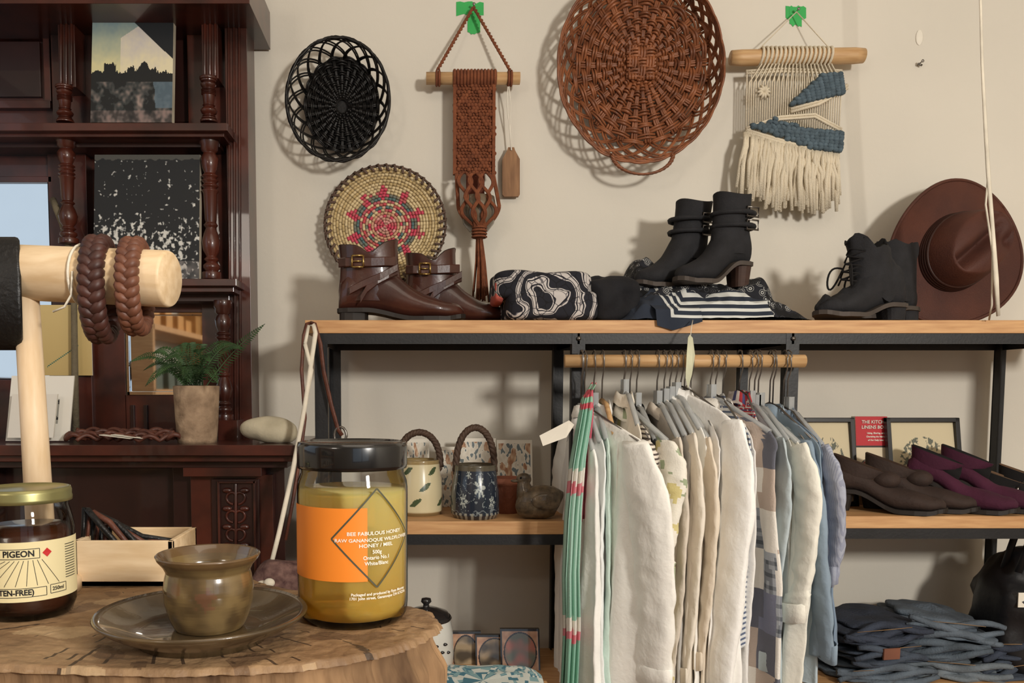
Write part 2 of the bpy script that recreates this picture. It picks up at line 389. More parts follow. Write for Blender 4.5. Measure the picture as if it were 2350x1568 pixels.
b.tube([P(122,458,2.12),P(130,480,2.1),P(142,512,2.1),P(155,560,2.09),P(165,600,2.1),P(170,700,2.11),P(172,870,2.11),P(175,1005,2.11)],[.008,.009,.008,.008,.008,.008,.009,.009],m_bark,8)
b.tube([P(140,505,2.1),P(152,470,2.09),P(158,452,2.1)],.004,m_bark,6); b.done()
b=B('river_rock'); m_rock=M('river_rock',(204,194,168),.7,c2=(168,158,134),scale=10,bump=.4,bscale=60)
zm=P(600,1022,1.85).z
pc=P(618,985,1.93); b.sup((pc.x,1.94,zm+.031),(.068,.04,.032),m_rock,e=.9,nz=.014,nsc=18); b.done()
b=B('potted_fern'); m_pot=M('rough_stoneware',(176,150,122),.85,c2=(112,90,70),scale=28,bump=1,bscale=50)
pc=P(450,1000,1.93); r=.053
b.lathe([(.0001,0),(r*.84,0),(r*.86,.01),(r*.92,.05),(r*.97,.10),(r,.132),(r*.9,.134),(r*.88,.12),(.0001,.118)],m_pot,(pc.x,1.94,zm),n=32)
m_soil=M('soil',(40,30,22),.95); m_fern=M('fern_green',(62,92,50),.6,c2=(32,54,28),scale=30)
b.lathe([(.0001,.121),(r*.9,.121)],m_soil,(pc.x,1.94,zm),n=20)
tips=[(300,830,1.9),(335,885,1.86),(358,862,1.84),(400,800,2.0),(436,792,1.98),(480,830,1.84),(500,880,1.82),(560,800,1.97),(606,745,1.98),(540,790,2.02),(420,870,1.82),(380,826,1.9),(455,812,1.85),(330,850,2.0),(470,795,2.05),(350,812,1.95)]
for k,(tx,ty,td) in enumerate(tips):
    o=Vector((pc.x+random.uniform(-.02,.02),1.94+random.uniform(-.02,.02),zm+.12)); e=P(tx,ty,td); pts=[]
    for i in range(17):
        t=i/16; q=o.lerp(e,t); q.z+=.045*math.sin(math.pi*t)*(1 if ty>780 else .3); pts.append(q)
    b.tube(pts,[.0016*(1-.7*i/16) for i in range(17)],m_fern,5)
    ln=(e-o).length
    for i in range(2,17):
        for h_ in (0,.5):
            t=min(1,(i+h_)/16); q=pts[i]if i==16 or not h_ else pts[i].lerp(pts[i+1],.5) ; tg=(pts[i]-pts[i-1]).normalized()
            side=tg.cross(Vector((0,-.6,.8))).normalized(); w=.024*math.sin(math.pi*(.12+.86*t))*(.6+ln*2)
            for sg in(-1,1):
                a=q; c_=q+side*sg*w+tg*w*.4-Vector((0,0,w*.15)); m1=q+side*sg*w*.5+tg*.004; m2=q+side*sg*w*.5-tg*.003+tg*w*.15
                b.add([a,m2,c_,m1],[(0,1,2,3)],m_fern,False)
b.done()
b=B('braided_leather_belt'); m_lea=M('brown_leather',(104,60,44),.5,c2=(70,38,30),scale=40,bump=.3)
zt=zm
for k in range(5):
    pts=[]
    for i in range(60):
        t=i/59; x=175+225*t; pts.append(P(x,1000,1.9+.018*k+.02*math.sin(t*7+k*1.7)))
    pts=[Vector((p.x,p.y,zt+.007+.012*abs(math.sin(i*.25+k*1.3))+.003*k)) for i,p in enumerate(pts)]
    b.tube(pts,.0050,m_lea,7)
for x in (172,402):
    pts=[Vector((P(x,1000,1.92).x+.022*math.cos(a*.35),1.93+.03*math.sin(a*.35),zt+.016+.006*math.sin(a))) for a in range(18)]
    b.tube(pts,.006,m_lea,7,closed=True)
for (x,y) in ((235,1.87),(262,1.88)):
    p=P(x,1000,y); b.box((p.x+.03,y,zt+.022),(.07,.028,.001),m_paper,X=Matrix.Translation((p.x,y,zt))@Matrix.Rotation(.12,4,'Y')@Matrix.Translation((-p.x,-y,-zt)))
b.done()
# ---------------------------------------------------------------- shelf unit
YS0,YS1=1.9,2.2
zs=P(1500,735,YS0).z; zsb=P(1500,765,YS0).z
x0=P(700,750,YS0).x; x1=1.62
zl_t=P(1500,1198,YS0).z; zl_b=P(1500,1228,YS0).z
zr_t=P(2100,1186,YS0).z; zr_b=P(2100,1214,YS0).z
zbot=.46
b=B('shelf_unit')
b.box(((x0+x1)/2,(YS0+YS1)/2+.01,(zs+zsb)/2),(x1-x0,YS1-YS0+.02,zs-zsb),m_pine)
XA=P(728,1000,YS0).x+.01; XB=P(1327,900,YS0).x; XC=P(1817,900,YS0).x; XD=1.52
w=.030
b2=B('iron_frame')
def post(x,y): 
    b2.box((x,y,zsb/2),(w,.004,zsb),m_black); b2.box((x-w/2+.002,y+(.012 if y<2 else -.012),zsb/2),(.004,.024,zsb),m_black)
for x in (XA,XB,XC,XD):
    post(x,YS0+.004); post(x,YS1)
def bars(xa,xb,z):
    for y in (YS0+.005,YS1-.002): b2.box(((xa+xb)/2,y,z-.012),(xb-xa,.004,.024),m_black)
    for y in (YS0+.015,YS1-.014): b2.box(((xa+xb)/2,y,z-.002),(xb-xa,.02,.003),m_black)
    for x in (xa,xb): b2.box((x,(YS0+YS1)/2,z-.012),(.004,YS1-YS0,.024),m_black)
bars(XA,XB,zsb); bars(XB,XC,zsb); bars(XC,XD,zsb); bars(XA,XB,zl_b); bars(XC,XD,zr_b)
bars(XA,XB,zbot-.02); bars(XC,XD,zbot-.02)
for x in(XB,XC):
    for z in (zsb-.012,zsb-.06,zl_b-.012): b2.tube([(x,YS0+.003,z),(x,YS0-.003,z)],.005,m_steel,8)
b.box(((XA+XB)/2,(YS0+YS1)/2,(zl_t+zl_b)/2),(XB-XA-.006,YS1-YS0-.012,zl_t-zl_b),m_pine)
b.box(((XC+XD)/2,(YS0+YS1)/2,(zr_t+zr_b)/2),(XD-XC-.006,YS1-YS0-.012,zr_t-zr_b),m_pine)
for a_,b_ in ((XA,XB),(XC,XD)): b.box(((a_+b_)/2,(YS0+YS1)/2,zbot-.01),(b_-a_-.006,YS1-YS0-.012,.02),m_pine)
o1=b.done(.001); kid(b2.done(),o1,'iron_frame')
YR=1.865; zr=P(1560,827,YR).z
b=B('clothes_rod'); b.tube([P(1296,829,YR),P(1846,829,YR)],.0145,m_dowel,16)
for px in (1327,1820): b.box((P(px,829,YR).x,YR+.018,zr),(.012,.03,.02),m_black)
b.done()
# ---------------------------------------------------------------- wall baskets
def basket(name,cx,cy,dr,ox,oy,bx,by,bcx,bcy,mat,nsp,nring,tr,arch,rimsolid,square,span_=3.2):
    b=B(name); dB=WY-.015
    R=P(cx,cy,dr); Bc=P(bcx,bcy,dB); k=dr/F; kb=dB/F
    def pt(t,rho):
        if rho<=1:
            return Vector((Bc.x+bx*kb*rho*math.cos(t),dB-.004-.02*max(0,rho-.75)/.25*.6,Bc.z+by*kb*rho*math.sin(t)))
        s=rho-1
        c0=Vector((Bc.x+bx*kb*math.cos(t),dB-.016,Bc.z+by*kb*math.sin(t))); c1=Vector((R.x+ox*k*math.cos(t),dr,R.z+oy*k*math.sin(t)))
        q=c0.lerp(c1,s); return q
    ns=nsp
    for i in range(ns):
        t=2*math.pi*i/ns
        for o_ in (-.02,.02,.05)[:3 if square else 2]:
            b.tube([pt(t+o_,r_)-Vector((0,.001,0)) for r_ in (.14,.4,.7,1.02)],tr*.95,mat,5)
    for kx in range(nring):
        rho=.2+.82*kx/(nring-1); N=ns*4
        pts=[]
        for j in range(N):
            t=2*math.pi*j/N; q=pt(t,rho+.012*nz(kx*3,j*.2)); q.y-= tr*2.4*math.cos(ns/2*t+(kx//2)*math.pi)+.001
            pts.append(q)
        b.tube(pts,tr*random.uniform(.85,1.2),mat,5,closed=True)
    if square:
        s_=.17
        for i in range(9):
            o=(i-4)/4*s_
            for ax in (0,1):
                pts=[]
                for j in range(9):
                    u=(j-4)/4*s_*1.25; a_,c_=(u,o) if ax else (o,u)
                    pts.append(Vector((Bc.x+a_*bx*kb,dB-.016-.004*math.cos((j//2)*math.pi+(i//3)*math.pi+ax*math.pi),Bc.z+c_*by*kb)))
                b.tube(pts,tr*1.15,mat,5)
    na=arch
    for i in range(na):
        for dd in (0,.05):
            t0=2*math.pi*i/na+dd; span=2*math.pi/na*span_; pts=[]
            for j in range(21):
                u=j/20; pts.append(pt(t0+span*u,1+math.sin(math.pi*u)**.8*(.98 if dd==0 else .90)+.02*nz(i,u*3))-Vector((0,.003*math.sin(i*2+u*12),0)))
            b.tube(pts,tr*.85,mat,5)
    if rimsolid:
        for q in (0,.03,.06):
            pts=[]
            for j in range(90):
                t=2*math.pi*j/90; z_=pt(t,1.97+q*.8); z_.y+=q*.1; z_+=Vector((0,0,.002*math.sin(j*1.3+q*50))); pts.append(z_)
            b.tube(pts,tr*1.15,mat,5,closed=True)
    return b,pt
b,pt=basket('black_wicker_basket',775,227,2.15,116,135,82,102,786,246,m_bwick,28,18,.0027,18,True,False)
m_bw2=M('black_wicker_base',(16,14,13),.7,var=.3,bump=.6,bscale=80)
b.loft([[pt(2*math.pi*j/40,r_)+Vector((0,.004,0)) for j in range(40)] for r_ in (.3,.6,.8,1.0)],m_bw2,True,True,False)
b.done()
b,pt=basket('round_wicker_basket',1471,148,2.15,187,216,152,174,1468,150,m_wick,30,22,.0036,26,False,True,5.0)
for s_ in (1,-1):
    for ph in (0,2.1,4.2):
        pts=[]
        for j in range(60):
            u=j/59; a=math.pi*u; px=1475-70*math.cos(a); py=148+s_*(205+47*math.sin(a))
            q=P(px,py,2.15); q+=Vector((math.cos(u*40+ph)*.003,math.sin(u*40+ph)*.003,0)); pts.append(q)
        b.tube(pts,.003,m_wick,5)
b.done()
b=B('coiled_straw_plate')
m_straw=ATT('dyed_straw',.7)
pc=P(884,515,2.2); R=.152
def pcol(ring,ang):
    a=ang/(2*math.pi)*10; fa=abs((a%1)-.5)*2
    st=(208,188,146); pk=(196,70,92); tl=(84,110,110)
    if ring<4: return pk if int(a*2)%2==0 else (206,150,140)
    if ring==4: return (196,150,120)
    if ring==5: return st if fa<.5 else pk
    if ring==6: return tl if fa>.4 else (200,160,140)
    if ring==7: return (190,70,80) if fa<.6 else st
    if ring==8: return (176,90,96) if fa>.35 else st
    if ring==9: return tl if fa>.3 else pk
    if ring==10: return pk if fa<.45 else (110,110,100)
    if ring==11: return pk if fa<.3 or .55<fa<.7 else st
    if ring==12: return pk if fa<.35 else st
    if ring==13: return pk if fa<.12 else st
    return mixc(st,(184,160,112),.5+.5*math.sin(ring*3+ang*7))
NR=20
X=Matrix.Translation((pc.x,2.2,pc.z))@Matrix.Rotation(math.radians(-8),4,'X')
for i in range(NR):
    r0=R*(i+.5)/NR; N=max(12,int(r0*2*math.pi/.0095)); rt=R/NR*.52
    for j in range(N):
        a0=2*math.pi*j/N; a1=2*math.pi*(j+.9)/N; dep=-.002*(j%2)+.018*(1-(i/NR)**2)
        col=pcol(i,a0)
        if random.random()<.25: col=mixc(col,(150,128,90),.35)
        pts=[(r0*math.cos(a),dep-.004,r0*math.sin(a)) for a in (a0,(a0+a1)/2,a1)]
        b.tube(pts,rt,m_straw,5,X=X,colf=lambda p,c=col:c)
m_rimd=M('plate_rim',(92,72,60),.8)
for j in range(46):
    a=2*math.pi*j/46; b.tube([((R-.012)*math.cos(a),-.012,(R-.012)*math.sin(a)),((R+.006)*math.cos(a+.05),-.008,(R+.006)*math.sin(a+.05)),((R+.008)*math.cos(a+.1),.004,(R+.008)*math.sin(a+.1)),((R-.01)*math.cos(a+.13),.006,(R-.01)*math.sin(a+.13))],.0036,m_rimd,5,X=X)
b.tube([((R+.006)*math.cos(a*.1257),0,(R+.006)*math.sin(a*.1257)) for a in range(50)],.003,m_rimd,5,X=X,closed=True)
b.done()
def nail(b,px,py): 
    p=P(px,py,WY-.01); b.tube([(p.x,WY+.0,p.z),(p.x,WY-.022,p.z+.002)],.0015,m_steel,6); b.sup((p.x,WY-.023,p.z+.002),(.004,.002,.004),m_steel,nu=8,nv=6)
def tape(px0,py0,px1,py1,px2,py2,px3,py3):
    b=B('green_tape')
    for (a,c,e,f,dd) in ((px0,py0,px1,py1,.001),(px2,py2,px3,py3,.0015)):
        n=7; vs=[];fs=[]
        for i in range(n+1):
            t=i/n; jy=random.uniform(-3,3)
            vs.append(P(a+(e-a)*t,c+jy,WY-dd)); vs.append(P(a+(e-a)*t,f+random.uniform(-4,4),WY-dd))
        for i in range(n): fs.append((2*i,2*i+1,2*i+3,2*i+2))
        b.add(vs,fs,m_green,False)
    b.done()
tape(1047,6,1110,34,1073,8,1102,76); tape(1803,15,1850,44,1812,14,1840,58)
b=B('macrame_plant_hanger'); dm=2.2
nail(b,1087,16)
b.tube([P(978,180,dm),P(1193,180,dm)],.0155,m_dowel,16)
for xx in (1005,1170):
    pts=[P(1087,16,2.228),P((1087+xx)/2+3,95,2.21),P(xx,160,dm-.012)]
    for ph in (0,3.14):
        q=[]; 
        for i in range(50):
            t=i/49; s_=pts[0].lerp(pts[2],t); q.append(s_+Vector((.0025*math.cos(t*60+ph),0,.0025*math.sin(t*60+ph))))
        b.tube(q,.0028,m_rust,5)
    for o in (-3,3):
        c=P(xx+o,180,dm); b.tube([(c.x,dm+.018*math.cos(a*.5236),c.z+.018*math.sin(a*.5236)) for a in range(12)],.0032,m_rust,6,closed=True)
for i in range(13):
    x=1043+ i*7.7; 
    c=P(x,180,dm); b.tube([(c.x,dm+.019*math.cos(a*.5236),c.z+.019*math.sin(a*.5236)) for a in range(12)],.0045,m_rust,6,closed=True)
b.pbox(1042,190,1134,398,dm-.004,dm+.002,m_rust)
for j in range(28):
    for i in range(12):
        x=1045+i*7.9; y=197+j*7.4
        u=abs(((x-1088)/46)); ph=((y-200)/100)%1; dia=abs(u-abs(ph*2-1))
        rs=1.25 if dia<.13 or abs(u-abs(((ph+.5)%1)*2-1))<.13 else .72
        c=P(x+(j%2)*3-1,y,dm-.006); b.sup(c,(.0052*rs,.005*rs,.0048*rs),m_rust,nu=7,nv=5)
b.pbox(1040,194,1047,400,dm-.012,dm,m_rust); b.pbox(1130,194,1137,400,dm-.012,dm,m_rust)
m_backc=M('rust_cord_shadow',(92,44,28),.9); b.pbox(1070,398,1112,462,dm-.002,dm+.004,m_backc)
for i in range(8):
    t=i/7; x0_=1046+84*t; xe=1050+94*t
    for o in (0,3.2):
        pts=[]
        for j in range(28):
            u=j/27
            if u<.6: px=x0_+(xe-x0_)*(u/.6); py=398+ 75*(u/.6); 
            else:
                w_=(u-.6)/.4; px=xe+(1100-xe)*w_**1.7; py=473+62*w_
            fr= .014+.052*math.sin(math.pi*min(1,u)**1.35)*math.sqrt(max(0,1-(2*t-1)**2)) +.010*smooth(.8,1,u)
            if 0<i<7: px+=9*math.sin(u*11+i*3.14)*smooth(1,.75,u)
            pts.append(P(px+o,py,2.19-fr))
        b.tube(pts,.0032,m_rust,6)
b.tube([P(1099,516,2.165),P(1100,548,2.17)],[.018,.013],m_rust,10)
for j in range(5): 
    c=P(1100,516+j*7,2.165); b.tube([(c.x+.018*math.cos(a*.5),c.y+.018*math.sin(a*.5),c.z) for a in range(12)],.003,m_rust,5,closed=True)
for i in range(34):
    a=random.uniform(0,6.28); r_=random.uniform(.2,1)
    q=[P(1100,545,2.17)+Vector((.008*math.cos(a)*r_,.008*math.sin(a)*r_,0)),P(1103,600,2.17)+Vector((.014*math.cos(a)*r_,.014*math.sin(a)*r_,0)),P(1104,680+random.uniform(-14,16),2.17)+Vector((.025*math.cos(a)*r_,.02*math.sin(a)*r_,0))]
    b.tube(q,.0024,m_rust,5)
m_glz=M('grey_glaze',(92,90,82),.25,c2=(122,102,78),scale=14,coat=.5)
pb=P(1098,532,2.185)
b.lathe([(.0001,0),(.024,0),(.040,.02),(.046,.045),(.045,.067),(.041,.088),(.037,.088),(.040,.07),(.038,.02),(.0001,.01)],m_glz,(pb.x,2.185,pb.z),n=28)
b.done()
b=B('wooden_gift_tag'); m_tag=M('aged_tag_wood',(150,112,78),.7,c2=(118,84,56),scale=14,mscale=(8,8,1))
o=[(1153,365),(1153,446),(1157,451),(1190,451),(1193,446),(1193,365),(1182,345),(1180,338),(1166,338),(1164,345)]
fr=[P(x,y,2.225) for x,y in o]; bk=[p+Vector((0,.012,0)) for p in fr]; n=len(o)
b.add(fr+bk,[tuple(range(n))[::-1],tuple(range(n,2*n))]+[(i,(i+1)%n,n+(i+1)%n,n+i) for i in range(n)],m_tag,False)
b.tube([P(1166,195,2.2),P(1163,240,2.21),P(1170,300,2.22),P(1173,345,2.222)],.0016,m_paper,5)
b.tube([P(1168,197,2.2),P(1172,240,2.21),P(1171,300,2.22),P(1174,345,2.222)],.0016,m_paper,5)
b.done()
# weaving
b=B('woven_wall_hanging'); dw=2.2
nail(b,1828,27)
b.tube([P(1677,133,dw),P(1700,133,dw),P(1960,128,dw),P(1982,128,dw)],[.018,.020,.020,.018],m_dowel,18)
for xx in (1742,1905): b.tube([P(1828,27,2.228),P(xx,112,dw-.016)],.0015,m_cream,5)
for i in range(17):
    x=1745+i*9.8; c=P(x,130,dw); b.tube([(c.x+.0025*math.sin(a*.52),dw+.0225*math.cos(a*.5236),c.z+.0225*math.sin(a*.5236)) for a in range(12)],.0036,m_cream,6,closed=True)
for o in (0,6):
    b.tube([P(1712,163+o,dw-.003),P(1790,158+o,dw-.004),P(1932,162+o,dw-.003)],.0035,m_cream,6)
for i in range(42):
    x=1714+i*5.3; xe=1712+i*5.2; 
    b.tube([P(1745+(x-1714)*.75,146,dw-.015) if i%2 else P(x,162,dw-.004),P(x,190,dw-.003),P(xe,300,dw-.003)],.0019,m_cream,5)
def weft(b,poly_l,poly_r,rows,mat,rad):
    for j in range(rows):
        t=j/(rows-1); l=(poly_l[0][0]+(poly_l[1][0]-poly_l[0][0])*t,poly_l[0][1]+(poly_l[1][1]-poly_l[0][1])*t)
        r=(poly_r[0][0]+(poly_r[1][0]-poly_r[0][0])*t,poly_r[0][1]+(poly_r[1][1]-poly_r[0][1])*t)
        L=math.hypot(r[0]-l[0],r[1]-l[1]); n=max(3,int(L/11))
        for i in range(n):
            u0=i/n; u1=(i+1.25)/n; u1=min(u1,1.02)
            a=P(l[0]+(r[0]-l[0])*u0,l[1]+(r[1]-l[1])*u0+(3 if (i+j)%2 else -3),dw-.006); c=P(l[0]+(r[0]-l[0])*u1,l[1]+(r[1]-l[1])*u1+(-3 if (i+j)%2 else 3),dw-.012)
            b.tube([a,a.lerp(c,.3)-Vector((0,.005,0)),a.lerp(c,.7)-Vector((0,.005,0)),c],[rad*.5,rad,rad,rad*.5],mat,6)
weft(b,[(1880,176),(1812,240)],[(1932,172),(1936,212)],8,m_bluew,.0072)
weft(b,[(1775,274),(1722,292),],[(1780,276),(1932,318)],4,m_bluew,.006)
weft(b,[(1722,290),(1850,338)],[(1932,308),(1930,346)],6,m_bluew,.0075)
for o in (0,7): b.tube([P(1815,250+o,dw-.008),P(1880,232+o,dw-.01),P(1945,195+o,dw-.008)],.0042,m_cream,6)
for o in (0,6): b.tube([P(1712,294+o,dw-.006),P(1740,284+o,dw-.01),P(1790,268+o,dw-.01),P(1870,262+o,dw-.008),P(1932,296+o,dw-.006)],.0035,m_cream,6)
for o in (0,6,12): b.tube([P(1712,298+o,dw-.006),P(1780,318+o,dw-.01),P(1860,342+o,dw-.01),P(1926,352+o,dw-.006)],.0045,m_cream,6)
for i in range(10):
    a=i*.628; c=P(1752,212,dw-.008); b.tube([c,c+Vector((.010*math.cos(a),-.006,.010*math.sin(a))),c+Vector((.019*math.cos(a),0,.019*math.sin(a)))],[.003,.004,.002],m_cream,5)
for i in range(84):
    t=i/83; x=1708+t*218+random.uniform(-4,4); y0=304+t*46; xe=x+(-14+18*t)+random.uniform(-8,8); y1=450+35*math.sin(t*2.4)+random.uniform(-28,12)
    b.tube([P(x,y0,dw-.006),P(x+random.uniform(-5,5),y0+30,dw-.016-random.uniform(0,.012)),P((x+xe)/2+random.uniform(-5,5),(y0+y1)/2,dw-.01-random.uniform(0,.018)),P(xe,y1,dw-.006-random.uniform(0,.01))],[.004,.0052,.0055,.0045],m_cream,6)
b.done()
b=B('wall_nail'); nail(b,2111,146); b.tube([P(2107,146,2.24),P(2116,150,2.24)],.003,m_steel,5); b.done()
b=B('wall_anchor'); p=P(2110,86,WY-.001); b.sup(p,(.010,.002,.020),m_paper,nu=12,nv=6); b.done()
b=B('hanging_cord'); 
pts=[P(2246,-420,1.84),P(2250,0,1.84),P(2254,150,1.84),P(2262,300,1.84),P(2268,400,1.84),P(2278,520,1.84),P(2286,640,1.84),P(2291,725,1.86)]
b.tube(pts,[.0028,.003,.0035,.0045,.005,.0045,.006,.0045],m_white,6,flat=.6)
b.tube([P(2268,400,1.842),P(2262,470,1.842),P(2278,580,1.842),P(2276,700,1.86),P(2270,734,1.89)],.0022,m_white,6); b.done()
# ---------------------------------------------------------------- shoes
m_sole=M('dark_sole',(34,28,24),.6); m_in=M('boot_lining',(60,42,30),.9); m_indk=M('boot_lining_dark',(20,18,18),.95)
def shoe(name,loc,ang,mat,L=.285,W=.095,sh=.175,heel=.022,low=False,lean=0,smat=None,lin=None,wrink=.0,block=1.0,hmat=None,ks=1.0,notch=0,tilt=None):
    b=B(name); smat=smat or m_sole; lin=lin or m_in
    X=Matrix.Translation(loc)@Matrix.Rotation(ang,4,'Z')
    if tilt is not None: X=X@tilt
    hh=heel-.008
    def zb(t): return .009+hh*(1-smooth(.22,.62,t))+.008*smooth(.85,1,t)
    if low: st=[(0,.02,.012),(.02,.05,.026),(.08,.062,.032),(.2,.058,.034),(.35,.050,.034),(.5,.050,.037),(.62,.052,.043),(.74,.046,.046),(.84,.038,.043),(.92,.030,.034),(.97,.022,.022),(1,.012,.006)]
    else: st=[(0,.03,.010),(.02,.07,.024),(.08,.10,.033),(.2,.115,.036),(.33,.116,.036),(.45,.100,.037),(.56,.078,.041),(.68,.058,.047),(.8,.046,.047),(.89,.038,.038),(.96,.027,.023),(1,.012,.006)]
    kW=W/.095; rings=[]; n=22
    fine=[]
    for i in range(len(st)-1):
        for q in range(3):
            u=q/3; fine.append(tuple(st[i][k]*(1-u)+st[i+1][k]*u for k in range(3)))
    fine.append(st[-1])
    for t,h,hw in fine:
        ring=[]
        for j in range(n):
            a=2*math.pi*j/n; c,s_=math.cos(a),math.sin(a)
            yy=math.copysign(abs(c)**.75,c)*hw*kW*(1-.35*max(0,s_)**1.5); zz=zb(t)+h*(.5+.5*math.copysign(abs(s_)**.8,s_))
            if wrink: zz+=wrink*nz(t*14,yy*60,loc[0]*7)*max(0,s_); 
            ring.append((t*L,yy,zz))
        rings.append(ring)
    b.loft(rings,mat,X=X)
    z0=zb(.1)
    if low:
        sp=[(z0+.03,.20*L+.012,.20*L,.032),(z0+.05,.22*L+.01,.22*L,.033),(z0+.064,.24*L+.01,.24*L,.031)]
    else:
        H=sh-z0; sp=[(z0+.02,.19*L*ks,.19*L*ks,.034),(z0+.3*H,.195*L*ks,.197*L*ks,.037),(z0+.5*H,.19*L*ks,.185*L*ks,.038),(z0+.75*H,.185*L*ks,.175*L*ks,.040),(z0+.92*H,.18*L*ks,.178*L*ks,.042),(z0+H,.18*L*ks,.182*L*ks,.043)]
    rings=[]
    def ring(z,cx,hx,hy,k=0):
        r_=[]
        for j in range(32):
            a=2*math.pi*j/32; dz=0
            if k: dz=(.010*math.cos(a)**2-.004) if not low else -.022*math.cos(a)
            if k and notch: dz+=notch*(math.cos(a)*.4 - 1.3*math.exp(-((math.cos(a)-.1)/.3)**2))
            r_.append((cx+hx*math.cos(a)-lean*(z-z0),hy*math.sin(a)*kW,z+dz+ (wrink*1.3*nz(z*60,a*2,loc[0]*9) if wrink else 0)))
        return r_
    for i,(z,cx,hx,hy) in enumerate(sp): rings.append(ring(z,cx,hx,hy,i>=len(sp)-2))
    b.loft(rings,mat,cap0=False,cap1=False,X=X)
    z,cx,hx,hy=sp[-1]
    b.loft([ring(z,cx,hx,hy,1),ring(z+.002,cx,hx-.003,hy-.003,1),ring(z-.02,cx,hx-.005,hy-.005,1),ring(z-.045,cx,hx-.012,hy-.01,1)],lin,cap0=False,cap1=True,X=X)
    rings=[]
    for t,h,hw in fine:
        w_=hw*kW+.003; z_=zb(t); x_=t*L+(.004 if t>.95 else (-.003 if t<.03 else 0))
        rings.append([(x_,-w_,z_-.007),(x_,w_,z_-.007),(x_,w_,z_+.003),(x_,-w_,z_+.003)])
    b.loft(rings,smat,X=X,smooth=False)
    tp=block; rings=[]
    for i in range(5):
        u=i/4; z_=(zb(.1)-.006)*u; k=tp+(1-tp)*u; rr=[]
        for j in range(16):
            a=2*math.pi*j/16; c=math.cos(a)
            rr.append((.12*L+.115*L*math.copysign(abs(c)**.6,c)*k,.032*kW*math.copysign(abs(math.sin(a))**.6,math.sin(a))*k,z_))
        rings.append(rr)
    b.loft(rings,hmat or smat,X=X,smooth=False)
    return b,X
m_bl=M('oxblood_leather',(76,40,30),.34,c2=(46,24,20),scale=12,coat=.45,bump=.1,bscale=120)
m_brass=M('brass_buckle',(190,160,100),.3,1)
for k,(px,d) in enumerate(((778,1.975),(930,2.09))):
    p=P(px,733,d); b,X=shoe('brown_ankle_boot',(p.x,d,zs),0,m_bl,L=.295 if k==0 else .265,sh=.180,heel=.028,ks=1.32,notch=.016)
    def strap(f,w_=.011,th=.003):
        rings=[]
        for q in f:
            q=Vector(q); rings.append([q+Vector((0,0,w_)),q+Vector((0,-th,w_*.8)),q+Vector((0,-th,-w_*.8)),q+Vector((0,0,-w_))])
        b.loft(rings,m_bl,X=X,smooth=False)
    strap([(.002,-.020,.137),(.02,-.038,.136),(.05,-.045,.135),(.08,-.046,.135),(.11,-.042,.137),(.135,-.026,.139)])
    strap([(.140,-.024,.118),(.12,-.038,.108),(.095,-.046,.094),(.07,-.047,.075),(.055,-.047,.05)],.010)
    strap([(.03,-.044,.07),(.06,-.048,.085),(.10,-.046,.102),(.14,-.030,.125)],.009)
    for z_ in(.123,.149): b.tube([(.036,-.052,z_),(.062,-.052,z_)],.0022,m_brass,6,X=X)
    for x_ in(.036,.062): b.tube([(x_,-.052,.123),(x_,-.052,.149)],.0022,m_brass,6,X=X)
    b.tube([(.036,-.053,.136),(.058,-.053,.136)],.0016,m_brass,6,X=X)
    b.done()
def rslab(b,px0,px1,py0,py1,d0,d1,mat,e=.35,z0=None,**k):
    pa=P(px0,py1,d0); pb_=P(px1,py0,d0)
    z0=pa.z if z0 is None else z0
    c=((pa.x+pb_.x)/2,(d0+d1)/2,(z0+pb_.z)/2); b.sup(c,((pb_.x-pa.x)/2,(d1-d0)/2,(pb_.z-z0)/2),mat,e=e,**k)
m_coral=M('coral_cloth',(186,92,80),.9,bump=.3)
b=B('folded_batik_cloth')
rslab(b,1136,1372,617,680,1.93,2.14,m_batik,z0=zs+.052,nu=100,nv=50,nz=.012,nsc=14)
rslab(b,1165,1380,662,734,1.922,2.13,m_batik,z0=zs+.001,nu=100,nv=50,nz=.01,nsc=14,seed=2)
rslab(b,1133,1160,632,690,1.95,2.10,m_coral,z0=zs+.045,e=.5,nu=30,nv=20)
b.done()
m_bcl=M('black_cloth',(20,20,24),.9,bump=.5,bscale=60,scale=30)
b=B('folded_black_cloth'); rslab(b,1350,1470,630,734,1.94,2.14,m_bcl,z0=zs+.001,e=.5,nu=60,nv=40,nz=.03,nsc=22); b.done()
def heap(name,px0,px1,d0,d1,hf,mat,nu=120,nv=50,zbase=None):
    b=B(name); xa=P(px0,700,d0).x; xb=P(px1,700,d0).x; zb_=zbase or zs; vs=[];fs=[]
    for j in range(nv+1):
        for i in range(nu+1):
            u=i/nu; v=j/nv; h=hf(u,v); edge=min(1,min(u,1-u)*14)*min(1,min(v+.02,1-v)*9)
            vs.append((xa+(xb-xa)*u+.01*nz(u*9,v*5,3),d0+(d1-d0)*v+.012*nz(u*11,v*3,8),zb_+.001+max(0,h)*edge))
    for j in range(nv):
        for i in range(nu):
            a=j*(nu+1)+i; fs.append((a,a+1,a+nu+2,a+nu+1))
    b.add(vs,fs,mat,True); return b
def hpa(u,v):
    return .080*math.exp(-((u-.5)/.44)**6)+.095*math.exp(-((u-.19)/.16)**2)*smooth(.15,.55,v)+.055*math.exp(-((u-.88)/.11)**2)*smooth(.0,.5,v)+.012*nz(u*14,v*5)+.02*nz(u*6,v*3,4)
b=heap('patterned_bandana',1425,1835,1.96,2.2,hpa,m_pais,200,90); b.done()
xc0=P(1512,700,1.9).x
def stf(p):
    a=(p.x-xc0)+.010*nz(p.z*20,p.x*8); h=(p.z-zs)+.016+.006*nz(p.x*12,p.y*10)
    q=min(a,h); q=max(0.0,q)/.145
    return (q, 1.0 if (q>.62 or p.x>P(1775,700,1.9).x+.02*nz(p.z*30)) else 0.0,0)
